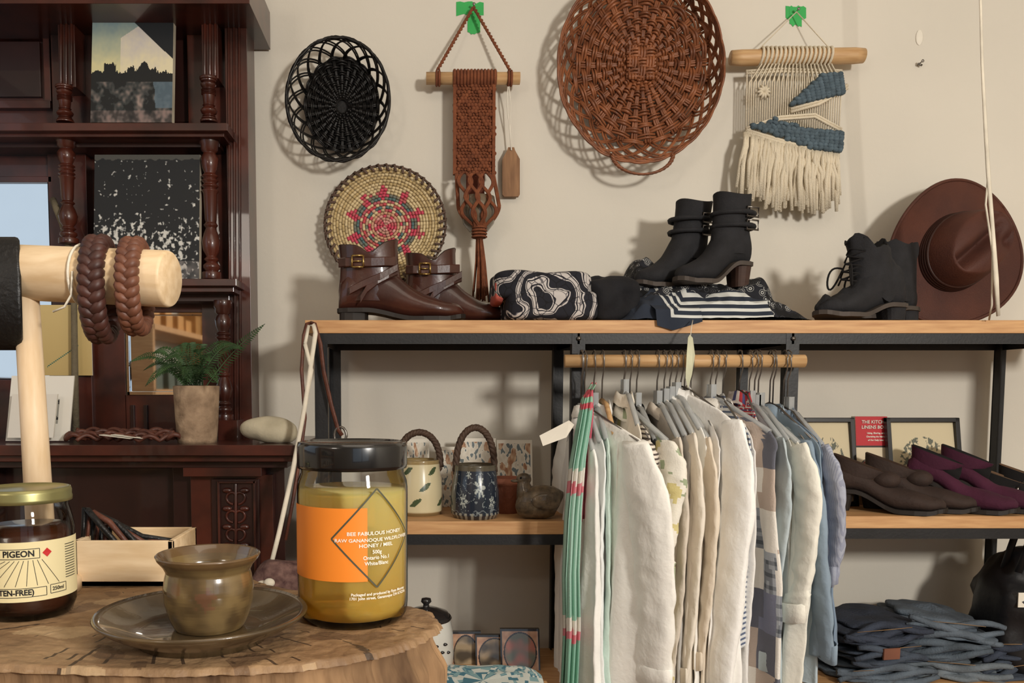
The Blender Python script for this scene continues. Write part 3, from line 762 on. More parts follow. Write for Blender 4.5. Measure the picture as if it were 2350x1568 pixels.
def hst(u,v):
    return (.088*math.exp(-((u-.42)/.40)**4)*smooth(-.25,.7,v)+.022*math.exp(-((u-.85)/.2)**2))+.014*nz(u*7,v*3,2)+.008*nz(u*20,v*7,6)+.006
b=heap('striped_navy_bandana',1428,1865,1.905,2.1,hst,m_strb,300,120)
rings=[]
for j in range(30):
    t=j/29; row=[]
    for i in range(40):
        u=i/39; px=1498+104*u+8*t; y_=1.925-.032*smooth(0,.5,t); z_=zs+.035*(1-t)-max(0,t-.45)*.05*(1-abs(u-.35)*1.1)
        row.append((P(px,735,1.9).x,y_+.003*math.sin(u*9)-.002,z_+.004))
    rings.append(row)
b.loft(rings,m_strb,closed=False)
setst(b.done(),stf)
m_sued=M('black_suede',(30,30,33),.85,var=.25,scale=40,bump=.3,bscale=300)
m_sole2=M('worn_sole_edge',(70,62,56),.7); m_stack=M('stacked_heel',(62,42,34),.6,mscale=(1,1,14),scale=30)
zbk=zs+.088
for k,(px,d,a) in enumerate(((1712,2.03,198),(1612,2.10,200))):
    p=P(px,640,d); b,X=shoe('black_ankle_boot',(p.x,d,zbk),math.radians(a),m_sued,L=.195,W=.09,sh=.215,heel=.055,lin=m_indk,smat=m_sole2,lean=.10 if k else .0,block=.8,hmat=m_stack,ks=1.3)
    for z_ in (.172,.142):
        for o in (1,-1):
            yy=.042*o; 
            b.tube([(.0,yy*.9,z_-.010),(.035,yy*1.0,z_-.010),(.035,yy*1.0,z_+.012),(.0,yy*.9,z_+.012)],.0024,m_steel,6,X=X,closed=True)
        b.tube([(.046+.051*math.cos(t*.3927)-.004,.043*math.sin(t*.3927),z_) for t in range(16)],.006,m_sued,6,X=X,closed=True)
    b.done()
for k,(px,d,a) in enumerate(((2066,1.985,196),(2096,2.09,200))):
    p=P(px,733,d); tl=Matrix.Translation((0,0,.004))@Matrix.Rotation(math.radians(8 if k else 3),4,'X')
    b,X=shoe('black_lace_up_boot',(p.x,d,zs),math.radians(a),m_sued,L=.236,W=.088,sh=.178 if k==0 else .195,heel=.035,lin=m_indk,smat=m_sole2,lean=-.30 if k==0 else .15,wrink=.020,block=.9,hmat=m_sued,ks=1.25,notch=.018 if k==0 else 0,tilt=tl)
    m_lace=m_indk
    for i in range(5):
        z_=.085+i*.018; x_=.152-i*.006
        b.tube([(x_,-.028,z_),(x_+.018,0,z_+.008),(x_-.008,.028,z_+.018)],.0022,m_lace,5,X=X); b.tube([(x_,.028,z_),(x_+.018,0,z_+.008),(x_-.008,-.028,z_+.018)],.0022,m_lace,5,X=X)
    for s_ in(-1,1):
        pts=[]
        for i in range(18):
            t=i/17; aa=2*math.pi*t; pts.append((.155+.02*math.sin(aa/2),s_*(.01+.028*math.sin(aa/2)),.12+.022*math.sin(aa)-.03*math.sin(aa/2)))
        b.tube(pts,.0024,m_lace,5,X=X)
    b.done()
# cowboy hat
b=B('cowboy_hat'); m_felt=M('brown_felt',(84,44,30),.7,c2=(62,30,22),scale=8,bump=.25,bscale=250); m_band=M('hat_band',(50,26,20),.5)
pc=P(2205,576,2.13)
X=Matrix.Translation((pc.x,2.155,pc.z))@Matrix.Rotation(math.radians(10),4,'Z')@Matrix.Rotation(math.radians(-8),4,'X')@Matrix.Rotation(math.radians(-38),4,'Y')@Matrix.Rotation(math.radians(90),4,'X')@Matrix.Scale(1.04,4)
rings=[]
for i in range(80):
    q=i/79; ring=[]
    for j in range(80):
        t=2*math.pi*j/80; ca,sa=math.cos(t),math.sin(t)
        if q<.35:
            s_=q/.35; x_=.092*s_*ca; y_=.064*s_*sa; z_=.098-.010*s_**4
            g=math.exp(-(y_/.016)**2)*(1 if x_<.04 else max(0,1-(x_-.04)/.04))
            z_-= .034*g
            z_-= .020*math.exp(-(((x_-.055)/.024)**2+((abs(y_)-.036)/.016)**2))
        elif q<.6:
            s_=(q-.35)/.25; k_=1-(1-s_)**2; x_=(.092+.016*k_)*ca; y_=(.064+.020*k_)*sa; z_=.088-.085*s_
        else:
            s_=(q-.6)/.4; x_=(.108+.092*s_)*ca; y_=(.084+.084*s_)*sa; z_=.003+.022*(s_**2)*abs(sa)**2.2-.012*s_*abs(ca)**2
        ring.append((x_,y_,z_))
    rings.append(ring)
b.loft(rings,m_felt,cap0=True,cap1=False,X=X)
for k in range(4):
    zz=.006+.006*k; kk=.0012*k
    b.tube([((.110-kk)*math.cos(t*.0873),(.086-kk)*math.sin(t*.0873),zz) for t in range(72)],.004,m_band,5,closed=True,X=X)
b.tube([(.200*math.cos(t*.0873),.168*math.sin(t*.0873),.003+.022*abs(math.sin(t*.0873))**2.2-.012*abs(math.cos(t*.0873))**2) for t in range(72)],.0028,m_felt,6,closed=True,X=X)
b.done(solid=.003)
b=B('price_tag')
vs=[P(1583,768,1.835),P(1590,776,1.835),P(1595,815,1.83),P(1588,860,1.83),P(1579,892,1.83),P(1573,868,1.83),P(1576,810,1.83),P(1579,775,1.835)]
m_tg=M('pale_green_tag',(196,196,168),.8); b.add(vs,[tuple(range(8))],m_tg,False); b.tube([P(1590,735,1.88),P(1587,750,1.85),P(1585,770,1.835)],.0008,m_white,4); b.done(solid=.0006)
b=B('shoulder_bag')
def pth(l): return [P(*q) for q in l]
b.tube(pth([(712,742,1.9),(704,744,1.88),(697,770,1.87),(692,850,1.86),(700,960,1.85),(690,1040,1.84),(672,1150,1.83),(655,1240,1.82)]),.004,m_lea,6)
b.tube(pth([(712,742,1.9),(722,744,1.88),(735,790,1.88),(742,850,1.88),(760,930,1.88),(775,985,1.88),(785,1000,1.88)]),.0055,m_lea,6,flat=.5)
c=P(781,1000,1.88); b.tube([(c.x+.014*math.cos(a*.5),c.y,c.z+.02*math.sin(a*.5)) for a in range(12)],.003,m_steel,6,closed=True)
b.tube(pth([(700,790,1.86),(708,748,1.88),(720,746,1.88),(724,765,1.87),(700,930,1.85),(672,1080,1.83),(640,1225,1.8),(610,1345,1.78)]),[.004,.0045,.0055,.0055,.0055,.0055,.0055,.005],m_white,8)
b.tube(pth([(700,790,1.86),(715,850,1.86),(700,930,1.855),(690,990,1.85)]),.0045,m_white,8)
m_fab=M('woven_bag_fabric',(120,92,84),.9,c2=(72,48,46),scale=70,bump=.5)
c=P(650,1400,1.8); b.sup(c,(.075,.05,.11),m_fab,e=.6,nz=.012,nsc=20)
c=P(606,1345,1.76); b.sup(c,(.02,.012,.012),m_white); b.sup(P(618,1338,1.75),(.012,.01,.01),m_white)
b.done()
# ---------------------------------------------------------------- garments
cl_cache={}
def cloth(col,stripes=None,name='cotton_cloth'):
    key=(col,stripes)
    if key in cl_cache: return cl_cache[key]
    m=M(name,col,.9,var=.05,scale=12,bump=.35,bscale=90)
    if stripes:
        nt=m.node_tree; p=nt.nodes['Principled BSDF']; src=p.inputs['Base Color'].links[0].from_socket
        tc=nt.nodes.new('ShaderNodeTexCoord'); w_=nt.nodes.new('ShaderNodeTexWave'); w_.bands_direction=stripes[1]; w_.inputs['Scale'].default_value=stripes[2]; w_.inputs['Distortion'].default_value=.6
        k=ramp(nt,w_.outputs['Fac'],[(0,(0,0,0,1)),(.6,(1,1,1,1))])
        nt.links.new(tc.outputs['Object'],w_.inputs['Vector'])
        nt.links.new(mixn(nt,src,C(*stripes[0]),k),p.inputs['Base Color'])
    cl_cache[key]=m; return m
def patch(p):
    i=math.floor((p.z+.02)/.085); j=math.floor((p.y+.02)/.055); k=(i*7+j*3)%5
    if k==0 or k==1 and i%2: return (234,230,222)
    if k==1: return (122,126,146)
    if k==2: return (192,176,164)
    if k==3:
        a=(p.z/.012)%1; c_=(p.y/.010)%1; v=172-40*(a<.3)-40*(c_<.3); return (v-6,v,v+8)
    return (104,106,118)
def redplaid(p):
    a=(p.z/.012)%1; c_=(p.y/.010)%1
    return (206,196,190) if a<.16 or c_<.16 else ((70,70,110) if .5<a<.62 or .5<c_<.62 else (170,48,54))
def floral(p):
    n=nz(p.x*44,p.y*38,p.z*34); m_=nz(p.x*50+5,p.y*44,p.z*44)
    if n>.30: return (214,202,144)
    if m_>.32: return (160,172,142)
    return (236,232,220)
def garment(name,npx,col,length=.68,wid=.18,thk=.009,sleeve=None,yaw=0,stripes=None,colf=None,top=925,flare=1.5,cuff=False,tilt=0,srx=.018,sra=.044):
    seed=npx*.37; ty=math.tan(yaw)
    def sk(y): return max(0.0,-y-.02)*ty
    x_rod=(npx-VX)/F*(YR-wid)-sk(-wid)
    mat=m_attcloth if colf else cloth(col,stripes)
    b=B(name); zt=P(npx,top,YR-.1).z
    T=Matrix.Translation((x_rod,YR,zt))
    rings=[]; NZ=100; N=72
    for i in range(NZ+1):
        t=i/NZ; z=-length*t
        s_=-z
        if s_<.085: w_=.045+(wid-.045)*math.sin(min(1,s_/.085)*math.pi/2)**.9
        else: w_=wid+.008*math.sin(s_*6+seed)+.005*nz(s_*12,seed)+.018*s_*flare
        tk=thk*(.6+min(1,s_/.2)*.4)*(1+(flare-1)*t)
        ring=[]; amp=.0075*min(1,s_/.12)*(.5+.9*t)
        for j in range(N):
            a=2*math.pi*j/N; ca,sa=math.cos(a),math.sin(a)
            y=-w_*ca
            x=tk*math.copysign(abs(sa)**.8,sa)
            x+=amp*math.sin(y*52+seed+t*1.4+1.2*nz(z*3,seed))+amp*.5*math.sin(y*110+seed*2-t*2)
            x+=.009*nz(y*24,z*3.2,seed)*min(1,s_/.1)+.0022*nz(y*45+z*20,z*26,seed+3)
            x+=.007*nz(z*3.5,seed*3.1)
            zz=z+(.010*math.sin(y*12+seed) if i==NZ else 0)
            ring.append((x+tilt*s_+sk(y),y,zz))
        rings.append(ring)
    b.loft(rings,mat,cap0=True,cap1=True,X=T,colf=colf)
    cr_=[]
    for q,(rx_,ry_,zz) in enumerate(((.014,.046,-.012),(.013,.043,.012),(.015,.047,.018),(.021,.056,-.004),(.020,.055,-.010))):
        cr_.append([(rx_*math.sin(2*math.pi*j/24)+sk(-ry_*math.cos(2*math.pi*j/24)),-ry_*math.cos(2*math.pi*j/24),zz-.010*math.cos(2*math.pi*j/24)**2+.003*math.sin(j+seed)) for j in range(24)])
    b.loft(cr_,mat,cap0=False,cap1=False,X=T,colf=colf)
    for side in (-1,1):
        if not sleeve: continue
        sl=sleeve if side<0 else sleeve*.95
        rings=[]; n=24; K=64
        for i in range(K+1):
            t=i/K
            yy=side*(wid-.035+.03*min(1,t*4)+ .014*math.sin(t*3+seed)); z=-.055-sl*t; xx=-.006+.020*math.sin(t*2.2+seed)*t+tilt*(-z)
            ra=(sra-.012*t)*(.45+.55*min(1,t*6+.2)); rx=(srx-.002*t)*(.6+.4*min(1,t*5))
            if cuff and t>.84: ra*=1.18; rx*=1.3
            ring=[]
            for j in range(n):
                a=2*math.pi*j/n
                wr=1+.22*nz(math.cos(a)*2.5+seed,math.sin(a)*2.5,t*5)+.06*math.sin(t*34+a*2+seed)*(.3+t)
                y_=yy+ra*math.cos(a)*(.6+.4*wr)*side
                ring.append((xx+rx*math.sin(a)*wr+.003*nz(t*18,a)+sk(y_),y_,z+.006*math.sin(a+seed)))
            rings.append(ring)
        b.loft(rings,mat,cap0=True,cap1=False,X=T,colf=colf)
        e_=rings[-1]; cx_=sum(p[0] for p in e_)/n; cy_=sum(p[1] for p in e_)/n
        b.loft([e_,[(cx_+(p[0]-cx_)*.8,cy_+(p[1]-cy_)*.85,p[2]+.03) for p in e_]],mat,cap0=False,cap1=True,X=T,colf=colf)
        if sl>.25:
            cb=[[(cx_+(p[0]-cx_)*k_,cy_+(p[1]-cy_)*k_,p[2]+dz) for p in e_] for k_,dz in ((1.0,-.002),(1.12,.0),(1.12,.035),(1.0,.038))]
            b.loft(cb,mat,cap0=False,cap1=False,X=T,colf=colf)
    ob=b.done()
    h=B('clothes_hanger'); xr=x_rod
    zrod=zr; pts=[]
    for i in range(16):
        a=math.radians(-60+i*16); pts.append((0,.019*math.cos(a),zrod+.003+.019*math.sin(a)))
    pts=[(xr+random.uniform(-.002,.002),YR+p[1],p[2]) for p in pts]
    pts.append((xr,YR-.018,zrod-.02)); pts.append((xr,YR-.002,zrod-.045)); pts.append((xr,YR,zt+.005))
    h.tube(pts,.0017,m_steel,5)
    kk=random.random(); hm=m_steel if kk<.35 else (m_dowel if kk<.5 else m_clear)
    rr=.0022 if hm is m_steel else .006
    for s_ in(-1,1):
        yl=s_*wid*.85
        h.tube([T@Vector((0,0,.018)),T@Vector((sk(s_*.05),s_*.05,0.008)),T@Vector((sk(yl),yl,-.052))],rr,hm,6)
    if hm is m_clear: h.box(T@Vector((0,-.01,.03)),(.012,.03,.03),m_clear)
    h.done()
    return ob
W_=(246,245,240)
G=[
 dict(name='white_shirt',npx=1368,col=W_,length=.84,wid=.17,top=975,thk=.014),
 dict(name='white_shirt',npx=1384,col=(238,241,240),length=.82,wid=.165,yaw=.05,top=955),
 dict(name='mint_blouse',npx=1398,col=(204,224,214),length=.66,wid=.16,top=950),
 dict(name='white_shirt',npx=1416,col=W_,length=.80,wid=.15,top=940),
 dict(name='white_linen_shirt',npx=1494,col=(245,243,236),length=.80,wid=.23,thk=.014,yaw=.42,top=950,sleeve=.48,flare=1.9,srx=.022,sra=.056),
 dict(name='cream_shirt',npx=1470,col=(240,232,216),length=.74,wid=.15,top=918),
 dict(name='striped_blouse',npx=1502,col=(226,218,206),length=.6,wid=.205,top=950,stripes=((84,76,72),'Z',34),sleeve=.15),
 dict(name='black_top',npx=1514,col=(40,40,44),length=.45,wid=.19,top=950),
 dict(name='floral_shirt',npx=1552,col=W_,length=.74,wid=.225,yaw=.25,colf=floral,sleeve=.28,cuff=True,top=950,srx=.02,sra=.05),
 dict(name='taupe_shirt',npx=1566,col=(216,206,192),length=.74,wid=.19,top=945,sleeve=.5,srx=.010),
 dict(name='grey_shirt',npx=1582,col=(188,186,182),length=.6,wid=.185,top=940),
 dict(name='beige_jacket',npx=1600,col=(232,224,210),length=.76,wid=.195,top=935,sleeve=.52,srx=.010),
 dict(name='white_shirt',npx=1618,col=W_,length=.80,wid=.18,top=925,yaw=.05),
 dict(name='sand_shirt',npx=1634,col=(226,214,196),length=.70,wid=.185,top=945,sleeve=.48,srx=.010),
 dict(name='white_shirt',npx=1652,col=(242,240,236),length=.80,wid=.19,top=930),
 dict(name='white_shirt',npx=1704,col=(250,249,245),length=.84,wid=.225,thk=.013,yaw=.26,top=905,sleeve=.58,flare=1.7,srx=.018,sra=.05),
 dict(name='navy_striped_shirt',npx=1722,col=(230,232,232),length=.5,wid=.205,top=925,stripes=((98,110,136),'Z',30)),
 dict(name='white_shirt',npx=1734,col=(242,240,236),length=.8,wid=.19,top=935),
 dict(name='red_plaid_shirt',npx=1748,col=W_,length=.30,wid=.13,top=915,colf=redplaid),
 dict(name='patchwork_shirt',npx=1796,col=W_,length=.84,wid=.225,yaw=.32,top=930,colf=patch,flare=1.5,thk=.012),
 dict(name='pale_denim_shirt',npx=1806,col=(184,197,202),length=.76,wid=.20,top=945,sleeve=.48,yaw=.0,srx=.010),
 dict(name='grey_cardigan',npx=1824,col=(200,200,194),length=.70,wid=.19,top=950),
 dict(name='cream_shirt',npx=1854,col=(238,236,224),length=.55,wid=.215,yaw=.12,top=955,sleeve=.36,cuff=True,srx=.015),
 dict(name='pale_blue_shirt',npx=1862,col=(180,195,204),length=.56,wid=.19,top=950),
 dict(name='denim_shirt',npx=1882,col=(136,154,170),length=.50,wid=.21,yaw=.08,top=945,sleeve=.44,tilt=.02,srx=.013),
 dict(name='denim_jacket',npx=1894,col=(122,140,160),length=.47,wid=.20,top=955,tilt=.04),
 dict(name='blue_striped_shirt',npx=1904,col=(168,173,188),length=.33,wid=.20,top=960,stripes=((148,153,172),'Y',60),sleeve=.28,tilt=.05,srx=.014),
]
for g in G: garment(**g)
b=B('striped_scarf')
def scol(p):
    if p.z>P(1340,940,1.72).z: return (206,96,108) if (p.z*36)%1<.55 else (150,196,170)
    t=(p.z*3.2)%1.0
    if t<.07: return (214,130,140)
    if t<.16: return (226,222,212)
    return mixc((128,180,158),(170,206,190),.5+.5*math.sin(p.z*9))
def scp(p):
    t=(p.z*3.0)%1.0
    return (204,96,114) if t<.45 else ((224,206,200) if t<.6 else (196,120,130))
for k,(dx,ddy,hw_) in enumerate(((0,0,1.0),(6,.03,.8),(-22,.03,.8))):
    rows=[]
    cl=[(1362-dx*.3,888,1.80),(1352-dx*.3,905,1.75),(1346-dx*.5,960,1.73),(1330-dx*.8,1060,1.72),(1320-dx,1180,1.72),(1314-dx,1320,1.71),(1316-dx,1450,1.71),(1308-dx,1560+60,1.71)]
    for s_ in range(60):
        t=s_/59*(len(cl)-1); i=min(int(t),len(cl)-2); f=t-i; q=[cl[i][m_]*(1-f)+cl[i+1][m_]*f for m_ in range(3)]
        c=P(*q); row=[]
        wd=(.007+.006*smooth(0,.35,s_/59))*hw_
        for j in range(15):
            u=j/14-.5; row.append((c.x+u*2*wd,c.y+ddy+.008*math.sin(u*16+k*2+s_*.05),c.z+u*.02))
        rows.append(row)
    b.loft(rows[:36] if k==2 else rows,m_attcloth,closed=False,colf=scol if k!=2 else scp)
b.done(solid=.002)
b=B('price_tag'); 
vs=[P(1238,1000,1.72),P(1246,1024,1.72),P(1300,1004,1.71),P(1318,975,1.71),P(1306,965,1.71)]; b.add(vs,[(0,1,2,3,4)],m_paper,False); b.done(solid=.0006)
# ---------------------------------------------------------------- left bay lower shelf
def jug(name,px,d,z,r,h,colf,hmat,hr,hw,hh):
    p=P(px,1190,d); b=B(name)
    prof=[(.0001,0),(r*.9,0),(r*.95,.008)]+[(r*(1-.14*smooth(.3,1,i/60)),.01+(h-.012)*i/60) for i in range(61)]+[(r*.82,h),(r*.8,h-.01),(r*.82,.02),(.0001,.012)]
    b.lathe(prof,m_attgloss,(p.x,d,z),n=160,colf=lambda q:colf(math.atan2(q.x-p.x,-(q.y-d)),(q.z-z)/h))
    for ph in (0,2.09,4.18):
        pts=[]
        for i in range(70):
            u=i/69; a=math.pi*u; e=.0035*math.cos(u*46+ph); f=.0035*math.sin(u*46+ph)
            pts.append((p.x-math.cos(a)*(hw+e),d+f,z+h*.86+math.sin(a)**.8*(hh+e)))
        b.tube(pts,hr,hmat,6)
    for s_ in(-1,1): b.tube([(p.x+s_*hw,d,z+h*.86),(p.x+s_*r*.8,d,z+h*.8)],.007,hmat,8)
    return b.done()
m_hand=M('braided_handle',(72,54,42),.7,scale=60)
def leafp(a,v):
    for k in range(9):
        la=-1.4+k*.42; lv=.25+.28*(k%3); da=(a-la); dv=(v-lv-(da)*.25)
        if abs(dv)<.055*(1-(da/.27)**2) and abs(da)<.27: return (70,84,58)
    if v>.93 or v<.04: return (150,130,90)
    return (206,194,158)
def bluep(a,v):
    if v>.9: return (86,80,66)
    n=nz(a*3.2,v*6,5)
    for (ca,cv,s_) in ((.15,.6,.26),(-.55,.35,.18),(.7,.32,.17),(-.35,.85,.12)):
        r_=math.hypot(a-ca,(v-cv)*1.2); th=math.atan2(v-cv,a-ca)
        if r_<s_*(.65+.35*math.cos(th*7)) : return (166,172,166) if r_>s_*.2 else (48,58,72)
    if abs(n)<.025 : return (120,128,130)
    if v<.12: return (140,138,126) if int(a*8)%2 else (36,42,52)
    return (36,44,56)
zl=zl_t
jug('leaf_pattern_ceramic_basket',962,2.03,zl,.058,.135,leafp,m_hand,.0055,.052,.085)
jug('blue_floral_ceramic_basket',1090,1.975,zl,.058,.128,bluep,m_hand,.0055,.046,.105)
def fcard(seed):
    def f(u,v):
        n=nz(u*5+seed,v*5,seed); m_=nz(u*14,v*14,seed+3)
        if u<.05 or u>.95 or v<.05: return (226,220,206)
        if n>.18: return mixc((150,104,74),(208,180,150),.5+m_)
        if m_>.25: return (104,116,120)
        return mixc((206,198,182),(228,222,208),.5+m_)
    return f
for k,(x0_,x1_,y0_) in enumerate(((925,985,1010),(1010,1075,1028),(1052,1140,1008),(1142,1224,1012))):
    b=B('floral_card'); imgbox(b,x0_,y0_,x1_,1166,2.14+.006*(k%2),.003,fcard(k*3.1),60,100,m_paper,lean=.035); b.done()
b=B('terracotta_pot'); m_ter=M('terracotta',(158,100,78),.85,bump=.3); p=P(1163,1180,2.05)
b.lathe([(.0001,0),(.030,0),(.038,.07),(.042,.072),(.043,.088),(.037,.088),(.03,.02),(.0001,.015)],m_ter,(p.x,2.05,zl),n=28); b.done()
b=B('duck_figurine'); m_duck=M('speckled_pottery',(124,106,82),.5,c2=(62,54,44),scale=60,bump=.3,coat=.3)
p=P(1236,1187,1.95); rings=[]
prof=[(-.055,.030,.004,.004),(-.050,.034,.018,.024),(-.035,.037,.032,.036),(-.01,.040,.038,.040),(.015,.040,.038,.040),(.035,.042,.032,.035),(.048,.050,.018,.020),(.058,.058,.005,.006)]
for x_,zc2,ry,rz in prof:
    rings.append([(x_,ry*math.cos(a*.314),zc2+rz*math.sin(a*.314)) for a in range(20)])
X=Matrix.Translation((p.x,1.95,zl))
b.loft(rings,m_duck,X=X)
path=[(-.028,0,.05),(-.034,0,.070),(-.036,0,.084),(-.034,0,.092)]
b.tube(path,[.026,.019,.015,.014],m_duck,16,X=X); b.sup((-.036,0,.094),(.018,.014,.015),m_duck,X=X)
b.sup((-.056,0,.090),(.011,.008,.004),m_duck,X=X)
for s_ in(-1,1): b.sup((-.044,s_*.012,.098),(.003,.002,.003),m_indk,X=X,nu=8,nv=6); b.sup((.012,s_*.035,.045),(.034,.007,.020),m_duck,X=X)
b.done()
# ---------------------------------------------------------------- left bay bottom shelf
zq=zbot
b=B('enamel_teapot'); m_en=M('white_enamel',(218,218,210),.2,coat=.6,var=.03); m_dk=M('dark_enamel_trim',(38,36,36),.25,coat=.5)
p=P(978,1500,1.98); zq1=zq
hq=P(972,1420,1.98).z-zq1; r=.066
b.lathe([(.0001,0),(r*.85,0),(r*.98,.02),(r*1.02,hq*.4),(r*.98,hq*.8),(r*.9,hq)],m_en,(p.x,1.98,zq1),n=36)
b.lathe([(r*.9,hq-.002),(r*.95,hq+.003),(r*.9,hq+.008)],m_dk,(p.x,1.98,zq1),n=36)
b.lathe([(r*.9,hq+.004),(r*.8,hq+.016),(r*.4,hq+.026),(.008,hq+.029),(.007,hq+.036),(.013,hq+.042),(.011,hq+.05),(.0001,hq+.052)],m_dk,(p.x,1.98,zq1),n=36)
b.tube([(p.x-r,1.98,zq1+hq*.85),(p.x-r*1.5,1.98,zq1+hq*.8),(p.x-r*1.5,1.98,zq1+hq*.3),(p.x-r,1.98,zq1+hq*.2)],.006,m_dk,10)
for k in range(6):
    b.sup((p.x+.016+.007*k,1.98-r*math.sqrt(max(.05,1-((.016+.007*k)/r)**2)),zq1+hq*.55+.014*math.sin(k*2)),(.007,.003,.004),m_dk,nu=8,nv=6)
b.done()
def tile(seed):
    def f(u,v):
        r_=math.hypot((u-.5)/.40,(v-.52)/.43)
        if u<.05 or u>.95 or v<.05 or v>.95: return (34,26,22)
        if r_>1.06: return mixc((176,132,104),(198,160,130),.5+nz(u*9,v*9,seed))
        if r_>.98: return (50,36,30)
        if seed==3: return mixc((176,110,92),(110,112,96),.5+nz(u*4,v*4,2)*1.5)
        n=nz(u*4,v*5,seed)
        return mixc((84,74,60),(168,148,118),.5+n*1.6)
    return f
for k,(a_,c_,y0_) in enumerate(((1035,1105,1458),(1092,1182,1466),(1150,1241,1452))):
    b=B('decorative_wall_tile'); yb=HY+(CZ-zq)*F/(2.0+.02*k)+6
    imgbox(b,a_,y0_,c_,min(yb,1580),2.05-.02*k,.012,tile(k+1),70,80,m_dk,mat=m_attgloss,lean=.03); b.done()
b=B('wooden_stool'); c=P(1120,1578,1.55); zt=c.z-.03
b.box((c.x,1.55,zt-.015),(.26,.24,.03),m_pine)
for sx in(-1,1):
    for sy in(-1,1): b.tube([(c.x+sx*.1,1.55+sy*.09,zt-.03),(c.x+sx*.115,1.55+sy*.105,0)],.014,m_pine,10)
b.done()
b=B('folded_rag_rug')
def rag(p):
    n=nz(p.x*130,p.y*40,p.z*300); return (206,212,206) if n>.0 else ((70,118,136) if n>-.2 else (130,166,172))
b.sup((c.x-.01,1.55,zt+.022),(.12,.11,.022),m_attcloth,e=.4,nu=160,nv=60,nz=.006,nsc=40,colf=rag)
for i in range(60):
    t=i/59
    a=Vector((c.x-.12+random.uniform(-.005,.02),1.45+.2*t,zt+.03+random.uniform(-.02,.01))); 
    b.tube([a,a+Vector((-.01,-.004,.004)),a+Vector((-.022,-.004,random.uniform(-.012,.012)))],.0018,m_attcloth,5,colf=rag)
for i in range(90):
    a=Vector((c.x-.12+.23*i/89,1.44,zt+.035)); b.tube([a,a+Vector((.002,-.008,.008)),a+Vector((random.uniform(-.006,.006),-.016,random.uniform(-.012,.008)))],.0018,m_attcloth,5,colf=rag)
b.done()
# ---------------------------------------------------------------- right bay
zR=zr_t; m_frm=M('black_picture_frame',(24,22,22),.4)
def print_(seed):
    def f(u,v):
        r_=math.hypot(u-.5,v-.55); n=nz(u*7,v*7,seed); m_=nz(u*22,v*22,seed)
        if r_<.36 and (n+m_*.8)>.12: return (96,98,84)
        if r_<.36 and abs(n)<.025: return (110,108,92)
        return (206,192,158)
    return f
for k,(a_,c_) in enumerate(((1850,1972),(2046,2216))):
    b=B('framed_botanical_print'); yb=HY+(CZ-zR)*F/2.08
    imgbox(b,a_+8,970,c_-8,yb-12,2.08,.004,print_(k*4+2),80,80,m_frm,lean=.04)
    za=P(a_,960,2.08).z; 
    xa,xb=P(a_,1060,2.08).x,P(c_,1060,2.08).x; z0,z1=zR,za; fw=.011
    Sh=Matrix.Identity(4); Sh[1][2]=.04/(z1-z0); Xs=Matrix.Translation((0,2.078,z0))@Sh@Matrix.Translation((0,0,-z0))
    for (cx,cz,sx,sz) in (((xa+xb)/2,z0+fw/2,xb-xa,fw),((xa+xb)/2,z1-fw/2,xb-xa,fw),(xa+fw/2,(z0+z1)/2,fw,z1-z0),(xb-fw/2,(z0+z1)/2,fw,z1-z0)):
        b.box((cx,0,cz),(sx,.014,sz),m_frm,X=Xs)
    b.done(.001)
def bookf(u,v):
    if v<.33: return (186,40,48)
    if v<.35: return (60,50,46)
    r_=math.hypot((u-.45)/.28,(v-.6)/.12)
    if .9<r_<1.05: return (130,60,54)
    if math.hypot((u-.45)/.3,(v-.53)/.06)<1 and nz(u*12,v*40)>0: return (90,80,74)
    if abs(nz(u*6,v*8,3))<.03 and v>.68: return (190,70,70)
    return (216,200,170)
b=B('kitchen_linens_book'); yb=HY+(CZ-zR)*F/2.1
imgbox(b,1973,957,2047,yb,2.10,.02,bookf,80,140,m_paper,lean=.03)
m_wt=M('white_print',(235,228,215),.7)
def flat(b,txt,px,py,size,d,mat,align='CENTER',bold=0):
    vs,fs=text2d(txt,size,align,bold); p=P(px,py,d); b.add([(p.x+v.x,d,p.z+v.y) for v in vs],fs,mat,False)
hbk=P(2000,957,2.1).z-P(2000,yb,2.1).z
def tb(txt,py,size):
    z=P(2010,py,2.1).z; dd=2.10+.03*(z-zR)/hbk-.0016; flat(b,txt,2010,py,size,dd,m_wt,bold=.0002)
tb('THE KITCHEN',972,.0115); tb('LINENS BOOK',984,.0115); tb('Using, Sharing, and',996,.006); tb('Cherishing the Fabrics',1004,.0055); tb('of Our Daily Lives',1012,.0055)
b.done()
m_bsh=M('brown_suede_shoe',(52,38,32),.8,scale=30,bump=.3); m_mag=M('magenta_suede',(66,20,44),.9,bump=.3); m_tan=M('tan_insole',(110,84,62),.7)
def R_(name,px,d,a,mat,**k):
    p=P(px,1186,d); b,X=shoe(name,(p.x,d,zR),math.radians(a),mat,**k); return b,X
b,X=R_('brown_loafer',1896,2.03,-28,m_bsh,L=.25,W=.085,heel=.05,low=True,block=.7); b.sup((.125,0,.078),(.032,.03,.022),m_bsh,X=X); b.done()
b,X=R_('brown_loafer',1970,2.06,-28,m_bsh,L=.25,W=.085,heel=.05,low=True,block=.7); b.sup((.125,0,.078),(.032,.03,.022),m_bsh,X=X); b.done()
b,X=R_('magenta_pump',2075,2.05,-36,m_mag,L=.23,W=.08,heel=.07,low=True,block=.35,lin=m_indk,hmat=m_mag); b.done()
b,X=R_('magenta_pump',2142,2.07,-36,m_mag,L=.23,W=.08,heel=.07,low=True,block=.35,lin=m_indk,hmat=m_mag); b.done()
